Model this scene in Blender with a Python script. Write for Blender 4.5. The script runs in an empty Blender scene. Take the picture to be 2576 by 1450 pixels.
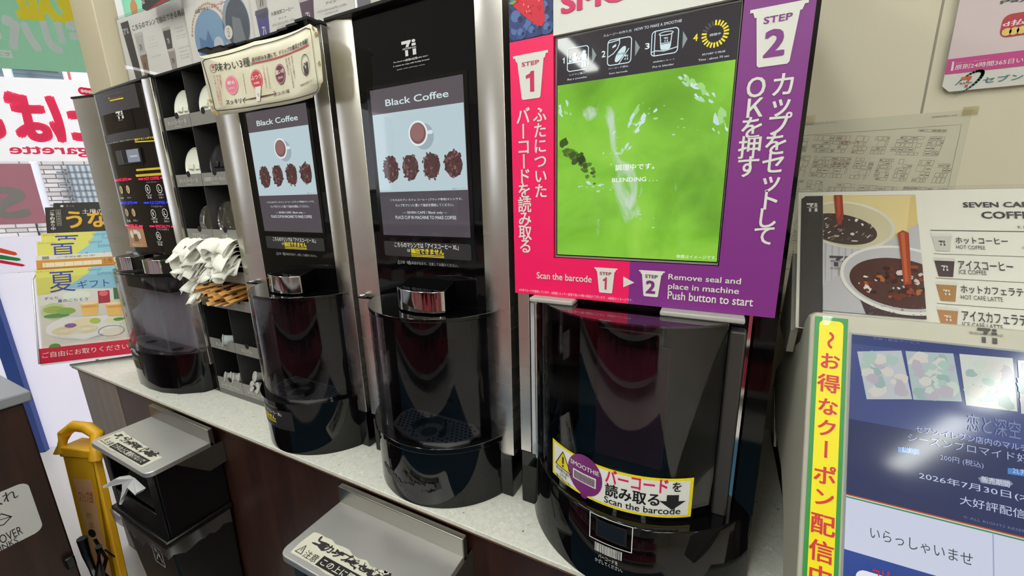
import bpy, math, random
from mathutils import Vector, Matrix
SC = bpy.context.scene
COL = SC.collection
# ------------------------------------------------------------------ camera
# World axes: X runs along the counter, Y goes into the back wall, Z is up.
# While building, heights are measured from the lens (lens height CZ above the floor);
# at the very end every top-level object is lifted by CZ so that the floor is z = 0.
CZ, S, FPX = 1.365, 0.58, 1015.0724
WX = Vector((0.89281614, 0.08287009, -0.44273231))
WY = Vector((0.44977687, -0.21658904, 0.86648137))
WZ = Vector((-0.02408558, -0.9727393, -0.23064724))
cam_data = bpy.data.cameras.new('camera')
cam_data.sensor_width = 36.0
cam_data.lens = FPX / 2576 * 36.0
cam_data.clip_start = 0.02
cam = bpy.data.objects.new('camera', cam_data)
COL.objects.link(cam)
_r = Vector((WX[0], WY[0], WZ[0])); _d = Vector((WX[1], WY[1], WZ[1])); _f = Vector((WX[2], WY[2], WZ[2]))
cam.matrix_world = Matrix(((_r[0], -_d[0], -_f[0], 0), (_r[1], -_d[1], -_f[1], -S), (_r[2], -_d[2], -_f[2], CZ), (0, 0, 0, 1)))
SC.camera = cam
# ------------------------------------------------------------------ world and exposure
world = bpy.data.worlds.new('daylight'); SC.world = world; world.use_nodes = True
bg = world.node_tree.nodes['Background']
bg.inputs['Color'].default_value = (0.93, 0.93, 1.0, 1); bg.inputs['Strength'].default_value = 2.8
sun_d = bpy.data.lights.new('sun', 'SUN'); sun_d.energy = 2.0; sun_d.angle = 0.05
sun = bpy.data.objects.new('sun', sun_d); COL.objects.link(sun)
sun.rotation_euler = (math.radians(50), 0, math.radians(-60)); sun.location = (-6, 2, 6)
vs = SC.view_settings
SC.display_settings.display_device = 'sRGB'
vs.view_transform = 'Standard'; vs.look = 'None'; vs.exposure = 0.0; vs.gamma = 1.0; vs.use_curve_mapping = False
SC.cycles.use_denoising = True
SC.cycles.max_bounces = 10; SC.cycles.transparent_max_bounces = 16
SC.cycles.sample_clamp_indirect = 6.0
random.seed(7)
# ------------------------------------------------------------------ materials
def lin(h):
    h = h.lstrip('#'); out = []
    for i in (0, 2, 4):
        c = int(h[i:i+2], 16) / 255
        out.append(c / 12.92 if c <= 0.04045 else ((c + 0.055) / 1.055) ** 2.4)
    return (out[0], out[1], out[2], 1)
_mc = {}
def new_mat(key):
    m = bpy.data.materials.new(key); m.use_nodes = True
    n = m.node_tree.nodes
    return m, n, m.node_tree.links, n['Principled BSDF']
def pr(h, rough=0.5, metal=0.0, spec=0.5, coat=0.0):
    k = ('p', h, rough, metal, spec, coat)
    if k not in _mc:
        m, n, l, b = new_mat('paint_' + h.strip('#'))
        b.inputs['Base Color'].default_value = lin(h); b.inputs['Roughness'].default_value = rough
        b.inputs['Metallic'].default_value = metal; b.inputs['Specular IOR Level'].default_value = spec
        b.inputs['Coat Weight'].default_value = coat; b.inputs['Coat Roughness'].default_value = 0.03
        _mc[k] = m
    return _mc[k]
def em(h, s=1.0, rough=0.04):
    k = ('e', h, s, rough)
    if k not in _mc:
        m, n, l, b = new_mat('glow_' + h.strip('#'))
        b.inputs['Base Color'].default_value = (0.004, 0.004, 0.005, 1); b.inputs['Roughness'].default_value = rough
        b.inputs['Emission Color'].default_value = lin(h); b.inputs['Emission Strength'].default_value = s
        _mc[k] = m
    return _mc[k]
def noisy(key, h1, h2, scale=5.0, rough=0.5, metal=0.0, stretch=(1, 1, 1), bump=0.0, detail=4, lo=0.35, hi=0.65, spec=0.5, coat=0.0):
    if key in _mc: return _mc[key]
    m, n, l, b = new_mat(key)
    tc = n.new('ShaderNodeTexCoord'); mp = n.new('ShaderNodeMapping'); mp.inputs['Scale'].default_value = stretch
    nz = n.new('ShaderNodeTexNoise'); nz.inputs['Scale'].default_value = scale; nz.inputs['Detail'].default_value = detail
    cr = n.new('ShaderNodeValToRGB')
    cr.color_ramp.elements[0].position = lo; cr.color_ramp.elements[0].color = lin(h1)
    cr.color_ramp.elements[1].position = hi; cr.color_ramp.elements[1].color = lin(h2)
    l.new(tc.outputs['Object'], mp.inputs['Vector']); l.new(mp.outputs['Vector'], nz.inputs['Vector'])
    l.new(nz.outputs['Fac'], cr.inputs['Fac']); l.new(cr.outputs['Color'], b.inputs['Base Color'])
    b.inputs['Roughness'].default_value = rough; b.inputs['Metallic'].default_value = metal
    b.inputs['Specular IOR Level'].default_value = spec; b.inputs['Coat Weight'].default_value = coat
    if bump:
        bp = n.new('ShaderNodeBump'); bp.inputs['Strength'].default_value = bump; bp.inputs['Distance'].default_value = 0.01
        l.new(nz.outputs['Fac'], bp.inputs['Height']); l.new(bp.outputs['Normal'], b.inputs['Normal'])
    _mc[key] = m; return m
def clear(key, tint, rough=0.02, f0=0.05, k=0.9):
    """thin acrylic / glass sheet: tinted see-through with a reflection that grows at grazing angles"""
    if key in _mc: return _mc[key]
    m, n, l, b = new_mat(key); out = n['Material Output']; n.remove(b)
    tr = n.new('ShaderNodeBsdfTransparent'); tr.inputs['Color'].default_value = (*tint, 1)
    gl = n.new('ShaderNodeBsdfGlossy'); gl.inputs['Roughness'].default_value = rough
    lw = n.new('ShaderNodeLayerWeight'); lw.inputs['Blend'].default_value = 0.5
    pw = n.new('ShaderNodeMath'); pw.operation = 'POWER'; pw.inputs[1].default_value = 4.0
    ma = n.new('ShaderNodeMath'); ma.operation = 'MULTIPLY_ADD'; ma.inputs[1].default_value = k; ma.inputs[2].default_value = f0
    mx = n.new('ShaderNodeMixShader')
    l.new(lw.outputs['Facing'], pw.inputs[0]); l.new(pw.outputs[0], ma.inputs[0]); l.new(ma.outputs[0], mx.inputs['Fac'])
    l.new(tr.outputs[0], mx.inputs[1]); l.new(gl.outputs[0], mx.inputs[2]); l.new(mx.outputs[0], out.inputs['Surface'])
    _mc[key] = m; return m
def backlit(h, t=0.5):
    """poster paper that lets daylight through"""
    k = ('b', h, t)
    if k in _mc: return _mc[k]
    m, n, l, b = new_mat('backlit_' + h.strip('#')); out = n['Material Output']; n.remove(b)
    df = n.new('ShaderNodeBsdfDiffuse'); df.inputs['Color'].default_value = lin(h)
    tl = n.new('ShaderNodeBsdfTranslucent'); tl.inputs['Color'].default_value = lin(h)
    mx = n.new('ShaderNodeMixShader'); mx.inputs['Fac'].default_value = t
    l.new(df.outputs[0], mx.inputs[1]); l.new(tl.outputs[0], mx.inputs[2]); l.new(mx.outputs[0], out.inputs['Surface'])
    _mc[k] = m; return m
def steel_mat(key, h='#c9c6c2', rough=0.27, vertical=True):
    if key in _mc: return _mc[key]
    m, n, l, b = new_mat(key)
    # faint long brushing marks: a slow change of gloss along the sheet
    tc = n.new('ShaderNodeTexCoord'); mp = n.new('ShaderNodeMapping')
    mp.inputs['Scale'].default_value = (3, 3, 14) if vertical else (14, 3, 3)
    nz = n.new('ShaderNodeTexNoise'); nz.inputs['Scale'].default_value = 1.0; nz.inputs['Detail'].default_value = 2
    l.new(tc.outputs['Object'], mp.inputs['Vector']); l.new(mp.outputs['Vector'], nz.inputs['Vector'])
    rg = n.new('ShaderNodeMapRange'); rg.inputs['To Min'].default_value = rough - 0.04; rg.inputs['To Max'].default_value = rough + 0.06
    l.new(nz.outputs['Fac'], rg.inputs['Value']); l.new(rg.outputs['Result'], b.inputs['Roughness'])
    b.inputs['Base Color'].default_value = lin(h); b.inputs['Metallic'].default_value = 1.0
    _mc[key] = m; return m
STEEL = steel_mat('brushed_steel', '#efebe5', 0.26); STEEL_H = steel_mat('brushed_steel_flat', '#dad8d8', 0.42, False)
STEEL_D = steel_mat('worn_steel', '#8f8b85', 0.36)
CHROME = pr('#e8e8ea', 0.05, 1.0)
BLACKG = noisy('gloss_black', '#050506', '#080709', 3.0, 0.05, spec=0.38, bump=0.012, detail=1)
BLACKP = pr('#0c0b0c', 0.28); BLACKM = pr('#070707', 0.6); BAYBACK = pr('#1b1b1e', 0.35)
DARKGAP = pr('#030303', 0.8)
SMOKED = clear('smoked_acrylic', (0.62, 0.62, 0.65), f0=0.028, k=0.65)
CLEAR = clear('clear_acrylic', (0.97, 0.97, 0.975), f0=0.03, k=.8)
TINTED = clear('lightly_tinted_acrylic', (0.84, 0.83, 0.86), f0=0.04, k=.8)
GLASS = clear('window_glass', (0.95, 0.97, 0.97), f0=0.03, k=0.5)
CREAM = noisy('cream_wall', '#d9d0ba', '#ded6c2', 2.0, 0.55)
TERRAZZO = None
# ------------------------------------------------------------------ pixel -> place (points on planes that really exist)
def ray(p):
    c = Vector((p[0] - 1288.0, p[1] - 725.0, FPX))
    return Vector((WX.dot(c), WY.dot(c), WZ.dot(c)))
def on_y(p, y): r = ray(p); r = r * ((S + y) / r.y); return Vector((r.x, y, r.z))
def on_z(p, z): r = ray(p); r = r * (z / r.z); return Vector((r.x, r.y - S, z))
def on_x(p, x): r = ray(p); r = r * (x / r.x); return Vector((x, r.y - S, r.z))
class Fr:
    """a flat face: origin o, right u, up v; h is the height off the face towards the viewer"""
    def __init__(s, o, u, v, dx=0.0):
        s.o = Vector(o); s.u = Vector(u).normalized(); s.v = Vector(v).normalized(); s.n = s.u.cross(s.v); s.dx = dx; s.sx = 1.0
    def at(s, a, b, h=0.0): return s.o + s.u * (a * s.sx + s.dx) + s.v * b + s.n * h
    def px(s, p):
        r = ray(p); e = Vector((0, -S, 0)); t = s.n.dot(s.o - e) / s.n.dot(r); w = e + r * t - s.o
        return (w.dot(s.u), w.dot(s.v))
class Arc:
    """an upright curved face: y = fy(x); a is x, b is height"""
    def __init__(s, fy, dx=0.0): s.fy = fy; s.dx = dx
    def at(s, a, b, h=0.0): return Vector((a + s.dx, s.fy(a) - h, b))
    def px(s, p):
        y = -0.05
        for _ in range(30):
            w = on_y(p, y); y = 0.5 * y + 0.5 * s.fy(w.x - s.dx)
        w = on_y(p, y); return (w.x - s.dx, w.z)
def front(y, dx=0.0): return Fr((0, y, 0), (1, 0, 0), (0, 0, 1), dx)
# ------------------------------------------------------------------ mesh builder
_tc = {}
def glyphs(s, bold=0.0, res=3, shear=0.0):
    k = (s, bold, res, shear)
    if k not in _tc:
        c = bpy.data.curves.new('tmp', 'FONT'); c.body = s; c.size = 1.0; c.resolution_u = res; c.offset = bold; c.shear = shear
        o = bpy.data.objects.new('tmp', c)
        me = o.to_mesh()
        vs_ = [(v.co.x, v.co.y) for v in me.vertices]; fs = [tuple(p.vertices) for p in me.polygons]
        o.to_mesh_clear(); bpy.data.objects.remove(o); bpy.data.curves.remove(c)
        if not vs_: vs_ = [(0, 0), (.01, 0), (0, .01)]; fs = [(0, 1, 2)]
        xs = [v[0] for v in vs_]; ys = [v[1] for v in vs_]
        _tc[k] = (vs_, fs, (min(xs), min(ys), max(xs), max(ys)))
    return _tc[k]
def offsets(d):
    """heavier lettering: the outline laid down several times, shifted by d"""
    if d < 0.008: return ((0, 0),)
    return ((-d, -d*.7), (d, -d*.7), (-d, d*.7), (d, d*.7)) if d < .03 else ((-d, -d*.7), (d, -d*.7), (-d, d*.7), (d, d*.7), (0, 0), (0, d), (0, -d), (d, 0), (-d, 0))
class MB:
    def __init__(s): s.v = []; s.f = []; s.mi = []; s.mats = []
    def add(s, vs_, fs, mat):
        if mat not in s.mats: s.mats.append(mat)
        i = s.mats.index(mat); n = len(s.v)
        s.v += [Vector(q) for q in vs_]; s.f += [tuple(n + j for j in f) for f in fs]; s.mi += [i] * len(fs); return s
    def box(s, x0, x1, y0, y1, z0, z1, mat):
        return s.hexa([(x0, y0, z0), (x1, y0, z0), (x1, y1, z0), (x0, y1, z0)], [(x0, y0, z1), (x1, y0, z1), (x1, y1, z1), (x0, y1, z1)], mat)
    def hexa(s, lo, hi, mat):
        return s.add(lo + hi, [(3, 2, 1, 0), (4, 5, 6, 7), (0, 1, 5, 4), (1, 2, 6, 5), (2, 3, 7, 6), (3, 0, 4, 7)], mat)
    def loft(s, rings, mat, cap=True, closed=True):
        n = len(rings[0]); vs_ = [q for r in rings for q in r]; fs = []
        for i in range(len(rings) - 1):
            for j in range(n if closed else n - 1):
                k = (j + 1) % n; fs.append((i*n + j, i*n + k, (i+1)*n + k, (i+1)*n + j))
        if cap: fs.append(tuple(reversed(range(n)))); fs.append(tuple((len(rings)-1)*n + j for j in range(n)))
        return s.add(vs_, fs, mat)
    def prism_z(s, pts, z0, z1, mat): return s.loft([[(x, y, z0) for x, y in pts], [(x, y, z1) for x, y in pts]], mat)
    def prism_x(s, pts, x0, x1, mat): return s.loft([[(x0, y, z) for y, z in pts], [(x1, y, z) for y, z in pts]], mat)
    def tube(s, path, r, mat, n=10, cap=True):
        path = [Vector(p) for p in path]; rings = []
        for i, p in enumerate(path):
            t = (path[min(i+1, len(path)-1)] - path[max(i-1, 0)]).normalized()
            a = Vector((0, 0, 1)) if abs(t.z) < .9 else Vector((1, 0, 0))
            u = t.cross(a).normalized(); w = t.cross(u); rr = r[i] if isinstance(r, (list, tuple)) else r
            rings.append([p + (u * math.cos(6.2832*k/n) + w * math.sin(6.2832*k/n)) * rr for k in range(n)])
        return s.loft(rings, mat, cap)
    def lathe(s, prof, mat, o=(0, 0, 0), ax=(0, 0, 1), n=32, cap=False):
        ax = Vector(ax).normalized(); a = Vector((1, 0, 0)) if abs(ax.x) < .9 else Vector((0, 1, 0))
        u = ax.cross(a).normalized(); w = ax.cross(u); o = Vector(o)
        return s.loft([[o + ax * h + (u * math.cos(6.28319*k/n) + w * math.sin(6.28319*k/n)) * r for k in range(n)] for r, h in prof], mat, cap)
    # flat work on a face -------------------------------------------------
    def poly(s, fr, pts, mat, h=0.0004):
        if isinstance(fr, Arc) and max(p[0] for p in pts) - min(p[0] for p in pts) > .012 and len(pts) > 2:
            # on a curved face: shrink towards the middle in steps so that the sheet follows the curve
            E = []
            for (a, b), (c, d) in zip(pts, list(pts[1:]) + [pts[0]]):
                k = max(1, int(abs(c - a) / .006))
                E += [(a + (c - a)*i/k, b + (d - b)*i/k) for i in range(k)]
            n = len(E); ca = sum(p[0] for p in E)/n; cb = sum(p[1] for p in E)/n; K = 4
            vs_ = [fr.at(ca + (a - ca)*(1 - q/K), cb + (b - cb)*(1 - q/K), h) for q in range(K) for a, b in E] + [fr.at(ca, cb, h)]
            fs = [(q*n + i, q*n + (i+1) % n, (q+1)*n + (i+1) % n, (q+1)*n + i) for q in range(K - 1) for i in range(n)] + [((K-1)*n + i, (K-1)*n + (i+1) % n, K*n) for i in range(n)]
            return s.add(vs_, fs, mat)
        return s.add([fr.at(a, b, h) for a, b in pts], [tuple(range(len(pts)))], mat)
    def ppoly(s, fr, pts, mat, h=0.0004): return s.poly(fr, [fr.px(p) for p in pts], mat, h)
    def rect(s, fr, a0, b0, a1, b1, mat, h=0.0004, n=1):
        vs_ = []; fs = []
        for i in range(n + 1):
            a = a0 + (a1 - a0) * i / n; vs_ += [fr.at(a, b0, h), fr.at(a, b1, h)]
            if i: fs.append((2*i-2, 2*i, 2*i+1, 2*i-1))
        return s.add(vs_, fs, mat)
    def prect(s, fr, p0, p1, mat, h=0.0004, n=1):
        a0, b0 = fr.px(p0); a1, b1 = fr.px(p1); return s.rect(fr, a0, b0, a1, b1, mat, h, n)
    def rr(s, a0, b0, a1, b1, r, k=5):
        out = []
        for cx, cy, t in ((a1-r, b0+r, -90), (a1-r, b1-r, 0), (a0+r, b1-r, 90), (a0+r, b0+r, 180)):
            for i in range(k + 1):
                q = math.radians(t + 90*i/k); out.append((cx + r*math.cos(q), cy + r*math.sin(q)))
        return out
    def rrect(s, fr, a0, b0, a1, b1, r, mat, h=0.0004): return s.poly(fr, s.rr(a0, b0, a1, b1, r), mat, h)
    def outline(s, fr, pts, w, mat, h=0.0004, closed=True):
        n = len(pts)
        for i in range(n if closed else n - 1): s.seg(fr, pts[i], pts[(i+1) % n], w, mat, h)
        return s
    def seg(s, fr, p, q, w, mat, h=0.0004):
        d = Vector((q[0]-p[0], q[1]-p[1])); L = d.length or 1e-6; d = d / L; e = Vector((-d.y, d.x)) * w/2; x = d * w * 0.35
        P = Vector(p) - x; Q = Vector(q) + x
        return s.poly(fr, [P - e, Q - e, Q + e, P + e], mat, h)
    def pseg(s, fr, p, q, w, mat, h=0.0004): return s.seg(fr, fr.px(p), fr.px(q), w, mat, h)
    def disc(s, fr, c, r, mat, h=0.0004, ry=None, n=24, jit=0.0):
        ry = ry or r; pts = []
        for i in range(n):
            k = 1 + random.uniform(-jit, jit); pts.append((c[0] + r*k*math.cos(6.28319*i/n), c[1] + ry*k*math.sin(6.28319*i/n)))
        return s.poly(fr, pts, mat, h)
    def ring(s, fr, c, r, w, mat, h=0.0004, n=28, ry=None):
        ry = ry or r; vs_ = []; fs = []
        for i in range(n):
            t = 6.28319*i/n; vs_ += [fr.at(c[0] + (r-w)*math.cos(t), c[1] + (ry-w)*math.sin(t), h), fr.at(c[0] + r*math.cos(t), c[1] + ry*math.sin(t), h)]
            j = (i + 1) % n; fs.append((2*i, 2*i+1, 2*j+1, 2*j))
        return s.add(vs_, fs, mat)
    def text(s, fr, t, a0, b0, a1, b1, mat, h=0.0008, bold=0.0, mirror=False, res=3, shear=0.0):
        if t == '1':
            w, g = a1 - a0, b1 - b0
            s.poly(fr, [(a0 + .50*w, b0), (a0 + w, b0), (a0 + w, b1), (a0 + .62*w, b1), (a0 + .50*w, b0 + .9*g)], mat, h)
            return s.poly(fr, [(a0 + .50*w, b0 + .9*g), (a0, b0 + .82*g), (a0, b0 + .66*g), (a0 + .50*w, b0 + .72*g)], mat, h)
        vs_, fs, (x0, y0, x1, y1) = glyphs(t, 0.0, res, shear)
        d = bold * 0.62; x0 -= d; x1 += d; y0 -= d; y1 += d
        ku = (a1 - a0) / max(x1 - x0, 1e-6); kv = (b1 - b0) / max(y1 - y0, 1e-6)
        for i, (ex, ey) in enumerate(offsets(d)):
            s.add([fr.at(a0 + ((x1 - x - ex) if mirror else (x + ex - x0)) * ku, b0 + (y + ey - y0) * kv, h + i*3e-5) for x, y in vs_], fs, mat)
        return s
    def ptext(s, fr, t, bl, tr, mat, h=0.0008, bold=0.0, mirror=False, res=3, shear=0.0):
        a0, b0 = fr.px(bl); a1, b1 = fr.px(tr); return s.text(fr, t, a0, b0, a1, b1, mat, h, bold, mirror, res, shear)
    def qtext(s, fr, t, bl, br, tl, mat, h=0.0008, bold=0.0, res=2):
        """lettering on a slanting line: three pixel corners of its box"""
        vs_, fs, (x0, y0, x1, y1) = glyphs(t, 0.0, res); o, q, w = [Vector(fr.px(p)) for p in (bl, br, tl)]; d = bold*.62
        for i, (ex, ey) in enumerate(offsets(d)):
            P = [o + (q - o)*((x + ex - x0)/(x1 - x0)) + (w - o)*((y + ey - y0)/(y1 - y0)) for x, y in vs_]
            s.add([fr.at(p.x, p.y, h + i*3e-5) for p in P], fs, mat)
        return s
    def char(s, fr, ch, c, size, mat, h=0.0008, bold=0.02, sx=1.0):
        vs_, fs, bb = glyphs(ch)
        d = bold * 0.62
        if ch in 'ー〜－':
            for i, (ex, ey) in enumerate(offsets(d)): s.add([fr.at(c[0] + (y + ey - .38)*size*sx, c[1] - (x + ex - .5)*size, h + i*3e-5) for x, y in vs_], fs, mat)
            return s
        ox, oy = ((-.36, -.30) if ch in '。、' else (0, 0)); w = (bb[0] + bb[2]) / 2 if ord(ch) < 256 else .5
        if ch in '。、': ox, oy = .5, .55
        for i, (ex, ey) in enumerate(offsets(d)): s.add([fr.at(c[0] + (x + ex - w + ox)*size*sx, c[1] + (y + ey - .38 + oy)*size, h + i*3e-5) for x, y in vs_], fs, mat)
        return s
    def vtext(s, fr, t, ptop, pbot, size, mat, h=0.0008, bold=0.02, sx=1.0):
        """one column of characters: centres run from ptop to pbot"""
        A = Vector(fr.px(ptop)); B = Vector(fr.px(pbot)); n = len(t)
        for i, ch in enumerate(t): s.char(fr, ch, A + (B - A) * (i / max(n - 1, 1)), size, mat, h, bold, sx)
        return s
    def slab(s, fr, a0, b0, a1, b1, th, mat, n=1):
        lo = []; rings = []
        for i in range(n + 1):
            a = a0 + (a1 - a0) * i / n
            rings.append([fr.at(a, b0, 0), fr.at(a, b1, 0), fr.at(a, b1, -th), fr.at(a, b0, -th)])
        return s.loft(rings, mat)
    def build(s, name, parent=None, bevel=0.0, kind=None, smooth=True, seg=2, ang=40):
        me = bpy.data.meshes.new(name)
        o0 = Vector(parent_origin(parent))
        me.from_pydata([q - o0 for q in s.v], [], s.f)
        for m in s.mats: me.materials.append(m)
        me.polygons.foreach_set('material_index', s.mi)
        me.update()
        if smooth:
            me.shade_smooth(); me.set_sharp_from_angle(angle=math.radians(ang))
        o = bpy.data.objects.new(name, me); COL.objects.link(o)
        if parent: o.parent = parent
        if kind: o['kind'] = kind
        if bevel:
            b = o.modifiers.new('bevel', 'BEVEL'); b.width = bevel; b.segments = seg; b.limit_method = 'ANGLE'; b.angle_limit = math.radians(50)
        return o
_org = {}
def parent_origin(p):
    o = Vector((0, 0, 0))
    while p is not None: o = o + p.location; p = p.parent
    return o
def thing(name, label, cat, loc, group=None):
    e = bpy.data.objects.new(name, None); COL.objects.link(e); e.location = loc; e.empty_display_size = 0.05
    e['label'] = label; e['category'] = cat
    if group: e['group'] = group
    return e
def tag(o, label, cat, group=None):
    o['label'] = label; o['category'] = cat
    if group: o['group'] = group
    return o
def dup(o, loc=None, parent=None):
    c = o.copy(); COL.objects.link(c); c.parent = parent
    if loc is not None: c.location = loc
    for ch in list(o.children): dup(ch, None, c)
    return c
def recentre(o, loc):
    """move a single-mesh thing's origin to loc without moving the mesh"""
    loc = Vector(loc); o.data.transform(Matrix.Translation(-loc)); o.location = o.location + loc; return o
def logo(mb, fr, a0, b0, a1, b1, mat, h=0.0008, words=True):
    """the seven-and-i emblem"""
    w, g = a1 - a0, b1 - b0
    P = lambda pts: mb.poly(fr, [(a0 + x*w, b0 + y*g) for x, y in pts], mat, h)
    P([(0, .80), (.38, .80), (.5, .86), (.66, .90), (.66, 1), (0, 1)]); P([(.27, .58), (.47, .58), (.54, .74), (.66, .90), (.5, .88), (.38, .80), (.31, .70)])
    P([(.22, .02), (.42, .02), (.42, .40), (.22, .40)]); P([(.70, .60), (.98, .60), (.98, .76), (.70, .76)]); P([(.74, .02), (.98, .02), (.98, .40), (.74, .40)])
    P([(.40, .02), (.40, .10), (.56, .02)]) if False else None
    mb.disc(fr, (a0 + .84*w, b0 + .90*g), .13*w, mat, h, ry=.10*g, n=14)
    if words: mb.text(fr, 'SEVEN&i', a0 + .04*w, b0 + .44*g, a1, b0 + .55*g, mat, h, 0.02, res=1)
def cupicon(mb, fr, tl, trr, br, bl, mat, h=0.0008):
    """flat drawing of a lidded paper cup from its four pixel corners"""
    A, B, C, D = [Vector(fr.px(p)) for p in (tl, trr, br, bl)]
    L = lambda p, q, t: p + (q - p) * t
    rim = (A - D).length * .055; up = Vector((0, 1))
    A.y = B.y = (A.y + B.y) / 2; C.y = D.y = (C.y + D.y) / 2
    q = Vector((rim * .9, 0))
    mb.poly(fr, [A, A - up*rim, B - up*rim, B], mat, h)
    mb.poly(fr, [A - up*rim + q, A - up*rim*2.6 + q*1.6, B - up*rim*2.6 - q*1.6, B - up*rim - q], mat, h)
    r = Vector((rim*.6, 0)); a = A - up*rim*2.6 + q*2.2; b = B - up*rim*2.6 - q*2.2
    mb.poly(fr, [a, D + up*rim*.6, D + r, C - r, C + up*rim*.6, b], mat, h)
WHITE = pr('#e9e8e4', 0.5); BLK = pr('#141214', 0.5); INK = pr('#2a2228', 0.5)
# ================================================================== setting
FLOOR, CEIL = -CZ, 1.335
FLOORM = noisy('white_floor_tile', '#e4e0dc', '#eeeae6', 1.5, 0.18)
def struct(mb, name, bevel=0.0):
    o = mb.build(name, None, bevel); o['kind'] = 'structure'; return o
mb = MB(); mb.box(-7.5, 3.6, -5.2, 0.56, FLOOR - .05, FLOOR, FLOORM); struct(mb, 'floor')
CEILM = pr('#e2dfd8', 0.7)
mb = MB(); mb.box(-5.2, 3.6, -5.2, 0.56, CEIL, CEIL + .05, CEILM); struct(mb, 'ceiling')
# back wall with the seams of its cream panels
mb = MB(); mb.box(-1.02, 3.6, 0.46, 0.56, FLOOR, CEIL, CREAM); mb.box(-2.40, -1.02, .46, .56, FLOOR, -.30, CREAM); wall_back = struct(mb, 'wall_back')
SEAM = pr('#9a9383', 0.7)
FW_ = front(0.46)
mb = MB(); a, b = FW_.px((2370, 5)); mb.box(a, a + .003, .4592, .4605, FLOOR, CEIL, SEAM)
a, b = FW_.px((1985, 790)); mb.box(-.1, 3.0, .4592, .4605, b - .002, b + .002, SEAM); struct(mb, 'trim_1')
mb = MB(); mb.box(3.6, 3.7, -5.2, .56, FLOOR, CEIL, CREAM); struct(mb, 'wall_right')
mb = MB(); mb.box(-1.2, 3.6, -5.3, -5.2, FLOOR, CEIL, CREAM); struct(mb, 'wall_front')
# pillar between the two windows
mb = MB(); mb.box(-2.70, -2.49, 0.38, 0.60, FLOOR, CEIL, pr('#b9ad92', 0.6)); struct(mb, 'wall_pillar', .004)
# window behind the machines
mb = MB(); mb.box(-2.40, -1.02, 0.50, 0.506, -.30, CEIL, GLASS); w2 = struct(mb, 'window_2')
mb = MB(); mb.box(-2.49, -2.415, 0.46, 0.54, FLOOR, CEIL, pr('#dfe3ea', 0.4)); mb.box(-2.415, -2.395, .47, .53, FLOOR, CEIL, pr('#6b7078', .4)); mb.build('window_frame', w2, .003)
# the slanting shop window on the left
WD = Vector((.70711, .70711, 0)); WN = Vector((.70711, -.70711, 0))
W0 = Vector((-2.90, .46, 0)); FWIN = Fr(W0, WD, (0, 0, 1))
mb = MB(); mb.slab(FWIN, -1.35, FLOOR, .30, CEIL, .008, GLASS); w1 = struct(mb, 'window_1')
FILM = backlit('#f3f1f8', 0.6)
mb = MB(); zb = FWIN.px((0, 597))[1]; zc = FWIN.px((0, 688))[1]
mb.slab(Fr(W0 + WN*.004, WD, (0, 0, 1)), -1.35, zc, .29, zb, .003, FILM)
FF = Fr(W0 + WN*.006, WD, (0, 0, 1))
for c, q in (('#e8501e', [(0, 624), (40, 635), (44, 641), (36, 643), (0, 636)]), ('#1d8a3f', [(0, 641), (50, 650), (53, 655), (44, 657), (0, 652)]), ('#dd1340', [(0, 654), (58, 665), (64, 668), (56, 671), (0, 662)])):
    mb.ppoly(FF, q, pr(c))
mb.build('window_film', w1)
mb = MB(); mb.slab(Fr(W0 + WN*.003, WD, (0, 0, 1)), -1.35, FLOOR, .29, zc - .004, .003, backlit('#f7f5fb', .6)); mb.build('frosted_film', w1)
mb = MB()
a = FWIN.px((22, 850))[0]; mb.slab(Fr(W0 + WN*.045, WD, (0, 0, 1)), a - .028, FLOOR, a + .028, CEIL, .03, pr('#2a4a94', .35)); mb.build('window_post', w1)
# end of the shop front, a long way to the left, and the glazed side that the glossy panels mirror
TAN = pr('#8d846e', .6)  # unseen tan walls, placed to dim and tint what the steel mirrors
mb = MB(); mb.box(-5.32, -5.31, -5.2, -4.1, FLOOR, CEIL, GLASS); w3 = struct(mb, 'window_3')
mb = MB()
for y in (-5.2, -4.16): mb.box(-5.36, -5.27, y, y + .06, FLOOR, CEIL, pr('#8b8f96', .4))
mb.build('window_frame', w3)
mb = MB(); mb.box(-5.3, -1.2, -5.3, -5.2, FLOOR, CEIL, pr('#b9b2a6', .6)); mb.box(-5.40, -5.30, -4.1, -2.0, FLOOR, CEIL, TAN); mb.slab(FWIN, -3.55, FLOOR, -1.352, CEIL, .1, TAN); struct(mb, 'wall_left')
mb = MB(); mb.box(-30, 8, -12, 14, FLOOR - .12, FLOOR - .06, pr('#c9c6c4', .8)); struct(mb, 'street_ground')
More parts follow.
